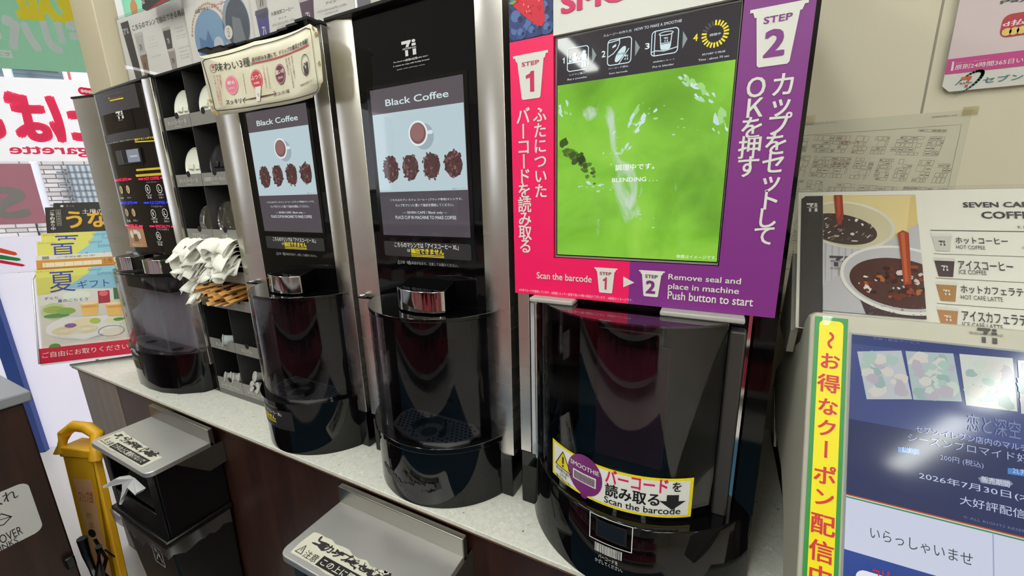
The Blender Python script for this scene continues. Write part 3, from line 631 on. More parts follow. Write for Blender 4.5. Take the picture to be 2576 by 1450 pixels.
def gift(off, b0, dx, label, dz):
    fr = FR(off, 1.2); m = MB(); a0, a1 = dx/1.2, dx/1.2 + .215
    m.slab(fr, a0, b0, a1, b0 + .297, .0025, pr('#e2ddd2', .35))
    T = b0 + .297
    m.poly(fr, [(a0, T), (a0, T - .090), (a0 + .03, T - .086), (a0 + .09, T - .05), (a0 + .125, T - .018), (a0 + .13, T)], pr(YB, .4), .0004)
    m.poly(fr, [(a0 + .13, T), (a0 + .125, T - .018), (a0 + .09, T - .05), (a0 + .06, T - .072), (a1, T - .088), (a1, T)], pr(LB, .4), .0004)
    NB = pr('#2f3f94', .4)
    m.text(fr, '夏', a0 + .029, T - .084, a0 + .090, T - .010, NB, .0008, .012)
    m.text(fr, 'ギフト', a0 + .094, T - .077, a0 + .170, T - .047, NB, .0008, .0)
    m.text(fr, 'セブン-イレブン', a0 + .004, T - .010, a0 + .044, T - .004, INK, .0008, .0, res=1)
    m.text(fr, 'Special', a0 + .120, T - .018, a0 + .155, T - .005, pr('#4f8fb4', .4), .0008, -.005, shear=.3); m.text(fr, 'Summer Gift', a0 + .142, T - .032, a0 + .200, T - .018, pr('#4f8fb4', .4), .0008, -.005, shear=.3)
    m.text(fr, 'ずらり、', a0 + .015, T - .108, a0 + .052, T - .098, NB, .0008, -.005); m.text(fr, '夏のごちそう', a0 + .045, T - .121, a0 + .115, T - .109, NB, .0008, -.005)
    D = lambda x, y, rx, ry, c, h=.0008: m.disc(fr, (a0 + x, T - y), rx, pr(c, .4), h, ry=ry, n=20)
    m.rect(fr, a0 + .004, b0 + .03, a1 - .002, T - .125, pr('#d9d2c4', .4), .0002)
    D(.09, .10, .033, .018, '#dfe3d4', .0006); D(.035, .150, .030, .030, '#b7c48e', .0006); D(.035, .144, .024, .013, '#9aa94f'); D(.062, .152, .022, .012, '#83a84a', .0012); D(.04, .166, .03, .008, '#5f8a56', .0007)
    D(.10, .215, .088, .045, '#e6e3df', .0005); D(.055, .222, .030, .017, '#e4d8b8'); D(.105, .222, .030, .016, '#e8dcbd', .0009); D(.105, .196, .030, .013, '#e0d4ae'); D(.128, .196, .013, .010, '#a9bb4a', .0012); D(.07, .205, .014, .008, '#8a5a8e', .0013)
    for q in (.012, .018, .024): m.ring(fr, (a0 + .055, T - .222), q + .003, .0012, pr('#c9bb94', .4), .0013, ry=q*.55); m.ring(fr, (a0 + .105, T - .222), q + .003, .0012, pr('#c9bb94', .4), .0013, ry=q*.55)
    for x, y in ((.118, .155), (.178, .163)):
        m.poly(fr, [(a0 + x - .022, T - y + .025), (a0 + x - .017, T - y - .022), (a0 + x + .017, T - y - .022), (a0 + x + .022, T - y + .025)], pr('#e3b765', .4), .001); D(x, y - .024, .022, .005, '#edd7a8', .0014); D(x, y - .012, .020, .004, '#d9953e', .0014)
    m.rect(fr, a0 + .140, T - .135, a0 + .168, T - .09, pr('#a52432', .4), .0006); D(.154, .10, .011, .010, '#d8606a', .0012); m.rect(fr, a0 + .178, T - .125, a0 + .200, T - .083, pr('#2f6a34', .4), .0006)
    D(.178, .200, .028, .012, '#d9d7b6', .0007); D(.186, .198, .014, .006, '#4e8a3c', .0011); D(.03, .275, .014, .012, '#4f8f3e', .001)
    m.rect(fr, a0 + .145, T - .262, a0 + .185, T - .23, pr('#dcd3c0', .4), .0009); m.ring(fr, (a0 + .165, T - .238), .032, .0016, pr('#6b6660', .4), .0014, ry=.02)
    o = m.build('brochure'); tag(recentre(o, fr.at(a0 + .1, b0 + .15)), label, 'brochure', 'brochures in the counter rack'); return o
gift(.006, .032, -.053, 'front summer gift brochure with blue lettering and drinks in full view', 0)
gift(.026, .136, -.055, 'summer gift brochure second from the front, showing half its blue character', 0)
gift(.036, .166, -.047, 'rearmost summer gift brochure, showing only the top of its blue character', 0)
fr = FR(.018, 1.2); fr.o = fr.o - WD*.070; m = MB(); b0 = .083
m.slab(fr, .012, b0, .222, b0 + .297, .002, pr('#ddd8cf', .4)); T = b0 + .297
m.rect(fr, .012, T - .045, .222, T - .016, pr('#c98a2e', .4)); m.rect(fr, .026, T - .042, .165, T - .026, pr('#e3d9b8', .4), .0007); m.text(fr, '土用の丑', .168, T - .04, .215, T - .02, pr('#8a5a12', .4), .0009, .01); m.rect(fr, .012, T - .09, .222, T - .045, pr('#b5612a', .4), .0003)
m.text(fr, 'ご予約承り中', .06, T - .012, .15, T - .005, pr('#7a7068', .4), .0008); m.rect(fr, .026, T - .014, .042, T - .003, pr('#8d857c', .4), .0008)
for i in range(6): m.seg(fr, (.032 + i*.022, T - .041), (.032 + i*.022, T - .027), .0006, pr('#8a7a5a', .4), .001)
o = m.build('brochure'); tag(recentre(o, fr.at(.1, b0 + .15)), 'brochure with orange and brown eel-day band between the summer gift brochures', 'brochure', 'brochures in the counter rack')
def eel(off, a0, b0, label, words):
    fr = FR(off, 1.2); a0 = a0/1.2; m = MB(); T = b0 + .297; m.slab(fr, a0, b0, a0 + .21, T, .002, pr('#1d1815', .4))
    if words:
        G = pr('#d9a520', .4)
        m.text(fr, 'うなぎ', a0 + .048, T - .080, a0 + .205, T - .012, G, .0008, .045)
        m.text(fr, '土用の丑', a0 + .088, T - .028, a0 + .158, T - .010, pr('#e2ddd6', .4), .0012, .01)
        for i, ch in enumerate('ご予約承り中'): m.char(fr, ch, (a0 + .016, T - .016 - i*.0125), .012, pr('#e2ddd6', .4), .0008, .02)
        m.outline(fr, [(a0 + .026, T - .068), (a0 + .036, T - .068), (a0 + .036, T - .010), (a0 + .026, T - .010)], .0008, pr('#b8b0a6', .4), .0008)
        for i, ch in enumerate('土用の丑の日'): m.char(fr, ch, (a0 + .031, T - .016 - i*.009), .008, pr('#cfc8be', .4), .0008, .0)
    else: m.disc(fr, (a0 + .02, T - .012), .004, pr('#e2ddd6', .4), n=10); m.text(fr, 'ずっと', a0 + .03, T - .016, a0 + .05, T - .009, pr('#b8b0a6', .4), .0008)
    o = m.build('brochure'); tag(recentre(o, fr.at(a0 + .1, b0 + .15)), label, 'brochure', 'brochures in the counter rack')
eel(.048, -.038, .263, 'black brochure with large gold eel lettering behind the summer gifts', True)
eel(.058, -.019, .281, 'plain black brochure peeking out behind the gold-lettered one', False)
# ================================================================== coffee machines
ZT = .305
WAVY = noisy('wavy_gloss_black', '#060608', '#09090b', 9.0, 0.035, spec=0.36, bump=0.05, detail=2)
def dpts(cx, yc, r, yb, n=30):
    h = math.acos(max(-1, min(1, (yc - yb) / r)))
    return [(cx + r*math.sin(-h + 2*h*i/n), yc - r*math.cos(-h + 2*h*i/n)) for i in range(n + 1)]
def shell(mb, pts, inn, z0, z1, mat):
    rings = [[(x, y, z0), (x, y, z1), (u, v, z1), (u, v, z0)] for (x, y), (u, v) in zip(pts, inn)]
    return mb.loft(rings, mat)
def bean(m, fr, c, rx, ry, h, seed, n=46):
    r = random.Random(seed)
    m.disc(fr, c, rx*.86, em('#5a3d3c', .75), h, ry=ry*.86, n=16, jit=.08)
    for i in range(n):
        t = r.random()*6.283; q = math.sqrt(r.random())
        a, b = c[0] + rx*.93*q*math.cos(t), c[1] + ry*.93*q*math.sin(t); o = r.random()*3.14
        col = r.choice(('#5d3a3a', '#6a4443', '#513334', '#7a5654', '#4a2e30', '#8d6b68'))
        P = [(a + .0030*math.cos(s)*math.cos(o) - .0019*math.sin(s)*math.sin(o), b + .0030*math.cos(s)*math.sin(o) + .0019*math.sin(s)*math.cos(o)) for s in (0, .9, 1.8, 2.7, 3.6, 4.5, 5.4)]
        m.poly(fr, P, em(col, .8), h + .0001 + i*4e-6)
EW = lambda s=1.0: em('#dfe9ea', s)
def hexdots(m, fr, inside, pitch, r, mat, h, a0, a1, b0, b1):
    row = 0; b = b0
    while b < b1:
        a = a0 + (pitch/2 if row % 2 else 0)
        while a < a1:
            if inside(a, b): m.disc(fr, (a, b), r, mat, h, n=8)
            a += pitch
        b += pitch*.87; row += 1
def coffee_machine(dx, label, which):
    t = thing('coffee_machine', label, 'coffee machine', (-.479 + dx, .22, ZC), 'black coffee vending machines')
    X = lambda v: v + dx
    m = MB(); m.box(X(-.655), X(-.303), .050, .44, ZC, ZT, BLACKM); m.build('body', t)
    for name, P in (('frame_post', [(-.657, 0), (-.632, 0), (-.6035, .0093), (-.6035, .049), (-.657, .049)]), ('frame_post', [(-.301, .049), (-.3535, .049), (-.3535, .0093), (-.325, 0), (-.301, 0)])):
        m = MB(); m.prism_z([(X(x), y) for x, y in P], -.474, ZT, STEEL); m.build(name, t, .0006)
    m = MB(); m.box(X(-.659), X(-.299), -.004, .44, ZT, ZT + .006, BLACKP); m.build('top_cap', t, .001)
    m = MB(); m.box(X(-.6034), X(-.3536), .0093, .048, -.2, ZT, WAVY)
    fp = front(.0093, dx); wt = pr('#d5d5d6', .5)
    a0, b0 = fp.px((1013, 145)); a1, b1 = fp.px((1046, 97)); logo(m, fp, a0, b0, a1, b1, wt, .0006); m.text(fp, 'SEVEN CAFÉ', a0 + .006, b0 - .007, a1, b0 - .0025, wt, .0006, .02, res=1)
    for s, bl, tr in (('The brand that provides “quality time”.', (990, 161), (1078, 137.5)), ('A chance to relax with freshly brewed', (989.5, 171), (1080, 147)), ('quality coffee and tasty sweets.', (999, 178), (1070, 160.5))):
        m.ptext(fp, s, bl, tr, wt, .0006, .015, res=2)
    sb = pr('#2c2a2e', .45); a0, b0 = fp.px((968, 653)); a1, b1 = fp.px((1187, 606))
    a0, b1 = fp.px((966, 606)); a1, b0 = fp.px((1187, 656)); m.rrect(fp, a0, b0, a1, b1, .004, sb, .0006)
    YE = pr('#f0dc2a', .5); wh = pr('#f0f0f0', .5)
    m.ptext(fp, 'こちらのマシンでは「アイスコーヒー XL」', (994, 621.7), (1154, 615.2), wh, .0010, .03); m.ptext(fp, 'は', (1026, 633.6), (1032.5, 626.3), wh, .0010, .03)
    m.ptext(fp, '抽出できません', (1035, 638), (1117, 627.5), YE, .0010, .05)
    for d in (0, 3.6): m.pseg(fp, (1036.4, 640.6 + d), (1117.6, 644.8 + d), .0012, YE, .0010)
    m.ptext(fp, '注意   熱い商品が出ます。注意してお取りください。', (1008, 663), (1153, 665.5), pr('#a9a9ac', .5), .0006, .0, res=2)
    for p in ((1004, 660), (1031, 661)):
        a, b = fp.px(p); m.outline(fp, [(a - .003, b - .003), (a + .003, b - .003), (a, b + .004)], .0008, pr('#a9a9ac', .5), .0006)
    # bay wall behind the shield
    m.build('front_panel', t, 0)
    m = MB(); m.box(X(-.6034), X(-.3536), .0100, .048, -.474, -.2, BAYBACK)
    for p, q in (((1108, 898), (1140, 925)), ((1015, 940), (1038, 962)), ((1120, 970), (1138, 983)), ((1120, 1000), (1140, 1015))): m.prect(front(.0100, dx), p, q, DARKGAP, .0006)
    m.build('bay_wall', t)
    # screen
    m = MB(); a0, b1 = fp.px((930, 228)); a1, _ = fp.px((1163, 188)); _, b0 = fp.px((1187, 598)); a1 = (a1 + fp.px((1187, 598))[0])/2; a0 = (a0 + fp.px((968, 595))[0])/2
    b1 -= .001
    m.rrect(fp, a0 - .009, b0 - .004, a1 + .008, b1 + .006, .004, pr('#020203', .15), .0008)
    m.rect(fp, a0, b0, a1, b1, em('#575055'), .0012)
    pb = fp.px((965, 484))[1]; pt = fp.px((1163, 258.5))[1]
    m.rect(fp, a0 + .001, pb, a1 - .001, pt, em('#b4c8ce'), .0014)
    m.rect(fp, a0, b0, a1, pb, em('#4e474e'), .0014)
    m.ptext(fp, 'Black Coffee', (972, 268.5), (1129, 225.5), em('#cfe2e2', .95), .0018, .018)
    c = fp.px((1053, 336)); R_ = fp.px((1053, 305))[1] - c[1]
    m.disc(fp, (c[0] + .012, c[1] - .006), R_*1.08, em('#98a8b2'), .0016, n=28); m.disc(fp, c, R_*1.05, em('#dce6e8'), .0018, n=32); m.disc(fp, c, R_*.88, em('#7a5453'), .0020, n=32); m.disc(fp, (c[0] - .001, c[1] + .002), R_*.74, em('#8d6765'), .0022, n=28)
    m.rrect(fp, c[0] + R_*1.0, c[1] - .003, c[0] + R_*1.6, c[1] + .003, .0025, em('#d3dfe2'), .0017)
    for i, p in enumerate(((986, 427), (1034, 421), (1087, 417), (1142, 413))):
        c = fp.px(p); bean(m, fp, c, .0205, .0255, .0018, 11 + i)
    m.ptext(fp, '※画像はイメージです', (1138, 477), (1173, 472), em('#6d7a80', .8), .0018, res=1)
    for s, bl, tr in (('こちらはセブン カフェ コーヒー (ブラック専用)マシンです。', (984, 507.5), (1164.5, 497.2)), ('カップをマシンに置いて抽出を開始してください。', (997, 520.5), (1143, 511.4)), ('— SEVEN CAFÉ / Black only —', (1015.5, 539.5), (1126.5, 530)), ('PLACE CUP IN MACHINE TO MAKE COFFEE', (997, 551), (1149, 543.5))):
        m.ptext(fp, s, bl, tr, EW(.95), .0018, .012, res=2)
    m.build('screen', t)
    # spout: black lid with a chrome nose
    P = [(-.520, .0093), (-.505, -.040), (-.489, -.052), (-.454, -.058), (-.419, -.052), (-.404, -.040), (-.418, .0093)]
    lo = [(X(x), y, -.198) for x, y in P]; hi = [(X(x), y, -.153 - .010*max(0, -y)/.058) for x, y in P]
    m = MB(); m.loft([lo, hi], BLACKG); sp = m.build('spout', t, .0012)
    N = P[1:6]; off = lambda k: [(X(x + (x + .454)*.02), y - k) for x, y in N]
    m = MB(); m.loft([[(x, y, -.197) for x, y in off(.004)], [(x, y, -.161) for x, y in off(.004)]][:2], CHROME, False, False)
    ci = off(.0003); co = off(.004); m.loft([[(co[i][0], co[i][1], -.197), (co[i][0], co[i][1], -.1605), (ci[i][0], ci[i][1], -.1605), (ci[i][0], ci[i][1], -.197)] for i in range(5)], CHROME)
    m.build('chrome_nose', sp, .0006)
    # drum: shield, its lid, drip base and tray
    cx = X(-.475); yc = .065
    m = MB(); m.prism_z(dpts(cx, yc, .154, .0093), -.2075, -.2005, BLACKG); m.prism_z(dpts(cx + .005, .03, .085, .0093, 12), -.250, -.2076, BLACKM); m.build('shield_lid', t, .001)
    m = MB(); shell(m, dpts(cx, yc, .153, .0098), dpts(cx, yc, .150, .0098), -.437, -.208, SMOKED); m.build('shield', t)
    m = MB(); m.box(X(-.645), X(-.622), -.016, -.0035, -.2015, -.1975, BLACKP); m.tube([(X(-.633), -.010, -.1974), (X(-.633), -.010, -.1945)], .006, STEEL, 14); m.box(X(-.650), X(-.618), -.003, .0, -.2055, -.1995, BLACKP); m.build('hinge', t, .001)
    m = MB(); m.prism_z(dpts(cx, yc, .160, .0093), ZC, -.449, BLACKG); m.prism_z(dpts(cx, yc, .164, .0093), -.449, -.438, BLACKG)
    arc = Arc(lambda x: yc - math.sqrt(max(.160**2 - (x + .475)**2, 1e-6)), dx)
    if which == 2:
        A = Arc(lambda x: yc - math.sqrt(max(.160**2 - (x - cx)**2, 1e-6)), 0)
        a0, a1, b1, b0 = cx - .125, cx + .045, -.459, -.506; m.rect(A, a0, b0, a1, b1, pr('#211f22', .45), .0005, 16)
        m.text(A, 'こちらのマシンでは「アイスコーヒー XL」', a0 + .002, b1 - .014, a1 - .030, b1 - .0045, pr('#f0f0f0', .5), .001, .03); m.text(A, 'は', a0 + .012, b1 - .027, a0 + .018, b1 - .020, pr('#f0f0f0', .5), .001, .03)
        m.text(A, '抽出できません', a0 + .019, b1 - .0285, a1 - .052, b1 - .0165, pr('#f0dc2a', .5), .001, .05)
        for d in (0, .0024): m.seg(A, (a0 + .019, b1 - .031 - d), (a1 - .052, b1 - .031 - d), .0011, pr('#f0dc2a', .5), .001)
    else:
        r = random.Random(4)
        for i in range(15):
            a = -.545 + i*.0085; m.disc(arc, (a, -.512 - .018*math.sin(i*.2) + r.uniform(-.003, .003)), .007, pr('#2e2e31', .6), .0006 + i*1e-5, ry=.006 + .004*r.random(), n=9, jit=.4)
    m.build('drip_base', t, .0012)
    m = MB(); m.box(X(-.655), X(-.305), .0, .44, ZC, -.4745, BLACKG); m.build('plinth', t, .002)
    fz = Fr((dx, 0, -.4375), (1, 0, 0), (0, 1, 0)); m = MB()
    O = [(-.540, .004), (-.548, -.020), (-.535, -.058), (-.495, -.078), (-.440, -.084), (-.395, -.074), (-.368, -.045), (-.366, -.012), (-.388, .004)]
    m.loft([[fz.at(a, b, -.0003) for a, b in O], [fz.at(a, b, .004) for a, b in O]], pr('#77767a', .35, .6))
    hc = (-.452, -.052); pin = lambda a, b: all((O[(i+1) % 9][0]-O[i][0])*(b-O[i][1]) - (O[(i+1) % 9][1]-O[i][1])*(a-O[i][0]) > .006*math.hypot(O[(i+1) % 9][0]-O[i][0], O[(i+1) % 9][1]-O[i][1]) for i in range(9)) and math.hypot(a - hc[0], b - hc[1]) > .024 and not (abs(math.hypot(a - hc[0], b - hc[1]) - .034) < .008 and b > hc[1] - .01)
    hexdots(m, fz, pin, .0095, .0032, DARKGAP, .0044, -.55, -.36, -.09, .01)
    m.disc(fz, hc, .0155, DARKGAP, .0044, n=24); dt = m.build('drip_tray', t)
    m = MB(); R2 = [(hc[0] + .034*math.cos(q), hc[1] + .034*math.sin(q)) for q in [math.radians(-15 + 210*i/16) for i in range(17)]]; R3 = [(hc[0] + .029*math.cos(q), hc[1] + .029*math.sin(q)) for q in [math.radians(-15 + 210*i/16) for i in range(17)]]
    m.loft([[fz.at(*p, .0045), fz.at(*p, .016), fz.at(*q, .016), fz.at(*q, .0045)] for p, q in zip(R2, R3)], BLACKP); m.build('cup_guide', dt)
    return t
coffee_machine(0.0, 'steel-framed black coffee machine right beside the smoothie machine', 3)
coffee_machine(-.371, 'steel-framed black coffee machine behind the cream paper notice', 2)
# ------------------------------------------------------------------ the wider machine on the left with lit buttons
t = thing('latte_machine', 'wide steel coffee machine at the far left with lit drink buttons and two spouts', 'coffee machine', (-1.54, .22, ZC))
m = MB(); m.box(-1.764, -1.309, .045, .44, ZC, ZT, STEEL_D); m.build('body', t)
m = MB(); m.prism_z([(-1.766, 0), (-1.668, .021), (-1.655, .021), (-1.655, .044), (-1.766, .044)], -.474, ZT, STEEL); m.build('frame_post', t, .0006)
m = MB(); m.prism_z([(-1.306, .044), (-1.378, .044), (-1.378, .016), (-1.350, .004), (-1.306, .004)], -.474, ZT, STEEL); m.build('frame_post', t, .0006)
m = MB(); m.prism_z([(-1.768, -.003), (-1.668, .018), (-1.60, .010), (-1.378, .006), (-1.304, .0), (-1.304, .44), (-1.768, .44)], ZT, ZT + .006, BLACKP); m.build('top_cap', t, .001)
PANELC = noisy('dark_brown_gloss', '#181214', '#1e1719', 3.0, 0.05, spec=.36, bump=.03, detail=1)
fyp = lambda x: .012 - .006*max(0.0, 1 - ((x + 1.516)/.14)**2)
m = MB(); xs = [-1.6545 + (.2765)*i/16 for i in range(17)]
m.loft([[(x, fyp(x), -.155) for x in xs] + [(-1.378, .043, -.155), (-1.6545, .043, -.155)], [(x, fyp(x), ZT) for x in xs] + [(-1.378, .043, ZT), (-1.6545, .043, ZT)]], PANELC)
f1 = Arc(fyp); T1 = lambda s, bl, tr, mat, bold=.0, res=2: m.ptext(f1, s, bl, tr, mat, .001, bold, res=res)
wh = pr('#e4e2e0', .5); YE = pr('#ecd220', .5)
a0, b1 = f1.px((262, 238)); a1, b0 = f1.px((372, 236)); b1 = ZT - .002
m.rect(f1, -1.640, .245, -1.400, ZT - .002, pr('#3a3538', .45), .0004, 14)
T1('こちらのマシンでは「水素焙煎コーヒー」', (261, 244), (320, 227), wh, .03); T1('は', (274, 250), (277, 245), wh, .03); T1('抽出できません', (278, 251), (309, 242), YE, .05)
m.pseg(f1, (278, 254), (311, 247), .003, YE, .001)
a0, b0 = f1.px((296, 302)); a1, b1 = f1.px((309, 278)); logo(m, f1, a0, b0, a1, b1, wh, .001); T1('SEVEN CAFÉ', (299, 305), (309, 300), wh, .0, 1)
for i in range(3): T1('The brand that provides quality', (291, 311 + i*6), (321, 305 + i*6.2), pr('#a8a4a4', .5), 0, 1)
a0, b0 = f1.px((262, 362)); _, b1 = f1.px((262, 345)); m.rect(f1, -1.648, f1.px((265, 366))[1], -1.382, f1.px((265, 342))[1], pr('#2c2628', .45), .0004, 14)
T1('このマシンは「濃いめ」「軽め」の味わいを', (265, 365), (338, 349), wh, .03); T1('選択することができません', (340, 355), (402, 340), YE, .05); m.pseg(f1, (341, 357.5), (401, 353.5), .003, YE, .001)
m.prect(f1, (344, 431), (411, 420), pr('#e5cb2b', .5), .0006, 6); m.prect(f1, (343, 445.5), (416, 434), pr('#e5cb2b', .5), .0006, 6)
T1('カップをセットしてから', (350, 429), (406, 422), pr('#5a4a1a', .5), .0); T1('ボタンを押してください', (348, 443), (411, 436), pr('#5a4a1a', .5), .0)
pm = m
m = MB(); m.slab(Arc(lambda x: fyp(x) - .004), *f1.px((303, 418))[:1], f1.px((303, 416))[1], f1.px((355, 370))[0], f1.px((355, 372))[1], .006, BLACKP, 4)
fl = Arc(lambda x: fyp(x) - .004); m.prect(fl, (311, 411), (347, 374), em('#8f97a6', .8), .0006, 4); m.prect(fl, (312, 411), (317, 377), em('#20232a', .6), .0010); m.pseg(fl, (329, 394), (346, 392), .004, em('#c8ccd6', .8), .0012); m.build('display', t)
def button(x, y, r, txt, col):
    b = MB(); c = f1.px((x, y)); ry = r
    b.ring(f1, c, .0125, .0022, pr(col, .4), .0012, n=20); b.text(f1, txt, c[0] - .0045 - (.004 if len(txt) > 1 else 0), c[1] - .0055, c[0] + .0045 + (.004 if len(txt) > 1 else 0), c[1] + .0055, pr(col, .4), .0012, .03)
    b.build('button', t)
def filled(x, y, txt):
    b = MB(); c = f1.px((x, y)); b.disc(f1, c, .0120, pr('#c8a878', .4), .0010, n=18); b.text(f1, txt, c[0] - .004, c[1] - .006, c[0] + .004, c[1] + .006, pr('#6a4a2a', .4), .0016, .02); b.build('button', t)
button(373, 476, 0, 'R', '#e6e4e2'); button(402, 475, 0, 'L', '#e6e4e2'); button(387, 538, 0, 'R', '#e6e4e2'); button(416, 536, 0, 'L', '#e6e4e2'); button(400, 594, 0, 'XL', '#e6e4e2')
filled(306, 478, 'R'); filled(323, 477, 'L'); filled(320, 535, 'R'); filled(337, 535, 'L')
m = MB()
PK, BL = em('#ff1f5a', 1.3), em('#2f3cff', 1.4)
def bar(x0, x1, y0, y1, col, txt):
    a0, b0 = f1.px((x0, y0)); a1, b1 = f1.px((x1, y1)); b = (b0 + b1)/2; w = a1 - a0
    for s0, s1 in ((0, .20), (.80, 1)): m.rrect(f1, a0 + w*s0, b - .0022, a0 + w*s1, b + .0022, .002, col, .0012)
    m.text(f1, txt, a0 + w*.24, b - .0042, a0 + w*.76, b + .0042, col, .0012, .03)
bar(290, 332, 453, 452, PK, 'HOT LATTE'); bar(349, 418, 451, 447, PK, 'HOT COFFEE'); bar(304, 347, 511, 510, BL, 'ICE LATTE'); bar(363, 432, 511, 509, BL, 'ICE COFFEE'); bar(317, 360, 567, 569, PK, 'MILK'); bar(377, 445, 569, 571, PK, 'SPECIALTY')
m.build('indicator_light', t)
m = pm
for s, bl, tr in (('ホットコーヒー', (370, 461), (397, 456)), ('REGULAR', (370, 493), (383, 489)), ('LARGE', (400, 492), (412, 488)), ('普通', (373, 500), (382, 494)), ('大きい', (402, 500), (412, 494)), ('アイスコーヒー', (382, 522), (411, 517)), ('REGULAR', (383, 553), (397, 549)), ('LARGE', (414, 552), (426, 548)), ('普通', (387, 561), (397, 555)), ('大きい', (415, 560), (427, 554)), ('スペシャルティ', (396, 580), (425, 575)), ('REGULAR', (397, 611), (410, 607)), ('普通', (399, 618), (409, 612)),
    ('普通', (305, 501), (312, 496)), ('大きい', (322, 500), (331, 495)), ('普通', (321, 559), (329, 553)), ('大きい', (337, 558), (347, 552))): m.ptext(f1, s, bl, tr, wh, .0012, .01, res=1)
m.ppoly(f1, [(321, 571), (360, 573), (372, 622), (329, 622)], pr('#b98a5e', .4), .0008); m.ppoly(f1, [(319, 568), (360, 571), (361, 577), (321, 575)], pr('#c2505a', .4), .0012)
for x, y in ((333, 590), (351, 592)): c = f1.px((x, y)); m.disc(f1, c, .012, pr('#e9e2d8', .4), .0012, n=18)
m.prect(f1, (338, 588), (346, 579), pr('#e9e2d8', .4), .0014); m.prect(f1, (341, 607), (346, 591), pr('#6e4a2e', .4), .0014)
m.ptext(f1, '専用カップ', (336, 620), (360, 614), wh, .0016, res=1)
m.build('front_panel', t)
for x0, x1, bck in ((-1.620, -1.530, 0), (-1.452, -1.362, 1)):
    P = [(x0 + .006, .012), (x0, -.036), (x0 + .015, -.048), ((x0+x1)/2, -.053), (x1 - .015, -.048), (x1, -.036), (x1 + .012, .012)]
    m = MB(); m.loft([[(x, y, -.196) for x, y in P], [(x, y, -.152 - .011*max(0, -y)/.053) for x, y in P]], BLACKG); sp = m.build('spout', t, .0012)
    ci = [(x, y - .0003) for x, y in P[1:6]]; co = [(x, y - .004) for x, y in P[1:6]]
    m = MB(); m.loft([[(co[i][0], co[i][1], -.196), (co[i][0], co[i][1], -.158), (ci[i][0], ci[i][1], -.158), (ci[i][0], ci[i][1], -.196)] for i in range(5)], CHROME); m.build('chrome_nose', sp, .0006)
def d1(k, yb=.012):   # flat-fronted drum outline, grown by k
    return [(-1.722 - k, yb), (-1.712 - k, -.008), (-1.655 - k*.7, -.045 - k*.8), (-1.60, -.060 - k), (-1.53, -.066 - k), (-1.46, -.062 - k), (-1.400 + k*.7, -.045 - k*.8), (-1.345 + k, -.010), (-1.338 + k, yb)]
m = MB(); m.prism_z(d1(0), -.207, -.201, BLACKG); m.box(-1.62, -1.37, -.03, .012, -.255, -.2072, BLACKM); m.build('shield_lid', t, .001)
m = MB(); shell(m, d1(0), d1(-.003), -.438, -.208, TINTED); m.build('shield', t)
for p in ((-1.655, -.045), (-1.400, -.045)):
    m = MB(); m.tube([(p[0], p[1] - .003, -.437), (p[0], p[1] - .003, -.209)], .003, CLEAR, 8); m.build('shield_rib', t)
m = MB(); m.box(-1.70, -1.352, .0125, .044, -.474, -.156, noisy('grey_bay_wall', '#98979d', '#a5a4aa', 3, .3, stretch=(4, 4, 1))); m.build('bay_wall', t)
m = MB(); m.prism_z(d1(.004), ZC, -.449, BLACKG); m.prism_z(d1(.008), -.449, -.4385, BLACKG)
def arc1(x):
    P = d1(.004)
    for (xa, ya), (xb, yb) in zip(P[:-1], P[1:]):
        if xa <= x <= xb: return ya + (yb - ya)*(x - xa)/(xb - xa)
    return 0.0
A1 = Arc(arc1)
a0, b1 = A1.px((338, 893)); a1, b0 = A1.px((408, 942)); b1 = b0 + .050
m.rect(A1, -1.66, -.508, -1.555, -.462, pr('#1b191b', .5), .0006, 10)
m.text(A1, 'このマシンでは「水素焙煎コーヒー」', -1.652, -.481, -1.567, -.471, pr('#e6e6e6', .5), .0012, .02); m.text(A1, '抽出できません', -1.640, -.500, -1.595, -.486, pr('#ecd220', .5), .0012, .05); m.seg(A1, (-1.640, -.503), (-1.595, -.503), .0018, pr('#ecd220', .5), .0012)
m.build('drip_base', t, .0012)
m = MB(); m.box(-1.764, -1.309, .0125, .44, ZC, -.4745, BLACKG); m.build('plinth', t, .002)
fz = Fr((0, 0, -.438), (1, 0, 0), (0, 1, 0)); m = MB()
O = [(-1.68, .008), (-1.69, -.012), (-1.64, -.042), (-1.53, -.055), (-1.42, -.042), (-1.37, -.012), (-1.375, .008)]
m.loft([[fz.at(a, b, -.0003) for a, b in O], [fz.at(a, b, .004) for a, b in O]], pr('#8b8a8e', .35, .6))
for i in range(26): a = -1.655 + i*.0105; m.rect(fz, a, -.034, a + .004, .004, pr('#3c3b3e', .5), .0044)
for c in ((-1.575, -.022), (-1.415, -.022)): m.disc(fz, c, .018, DARKGAP, .0048, n=20, ry=.014)
m.build('drip_tray', t)
# ------------------------------------------------------------------ smoothie machine
t = thing('smoothie_machine', 'smoothie machine with pink and purple signboard and a green screen', 'smoothie machine', (-.09, .22, ZC))
m = MB(); m.box(-.262, .072, .012, .44, -.455, .42, BLACKM); m.build('body', t)
m = MB(); m.box(-.286, .078, .0, .44, ZC, -.4555, BLACKG); m.build('plinth', t, .002)
m = MB(); m.prism_z([(-.286, 0), (-.266, 0), (-.2625, .006), (-.2625, .20), (-.286, .20)], -.456, .42, STEEL); m.build('frame_post', t, .0006)
m = MB(); m.prism_z([(.050, .006), (.0535, 0), (.078, 0), (.078, .20), (.0725, .20), (.0725, .011), (.050, .011)], -.4552, .42, BLACKG)
m.box(.046, .0500, -.002, .011, -.4552, -.16, CHROME); m.build('side_post', t)
m = MB(); m.box(-.262, .0455, .0, .0115, -.455, .42, BLACKG)
f0 = front(0.0); m.build('front_panel', t)
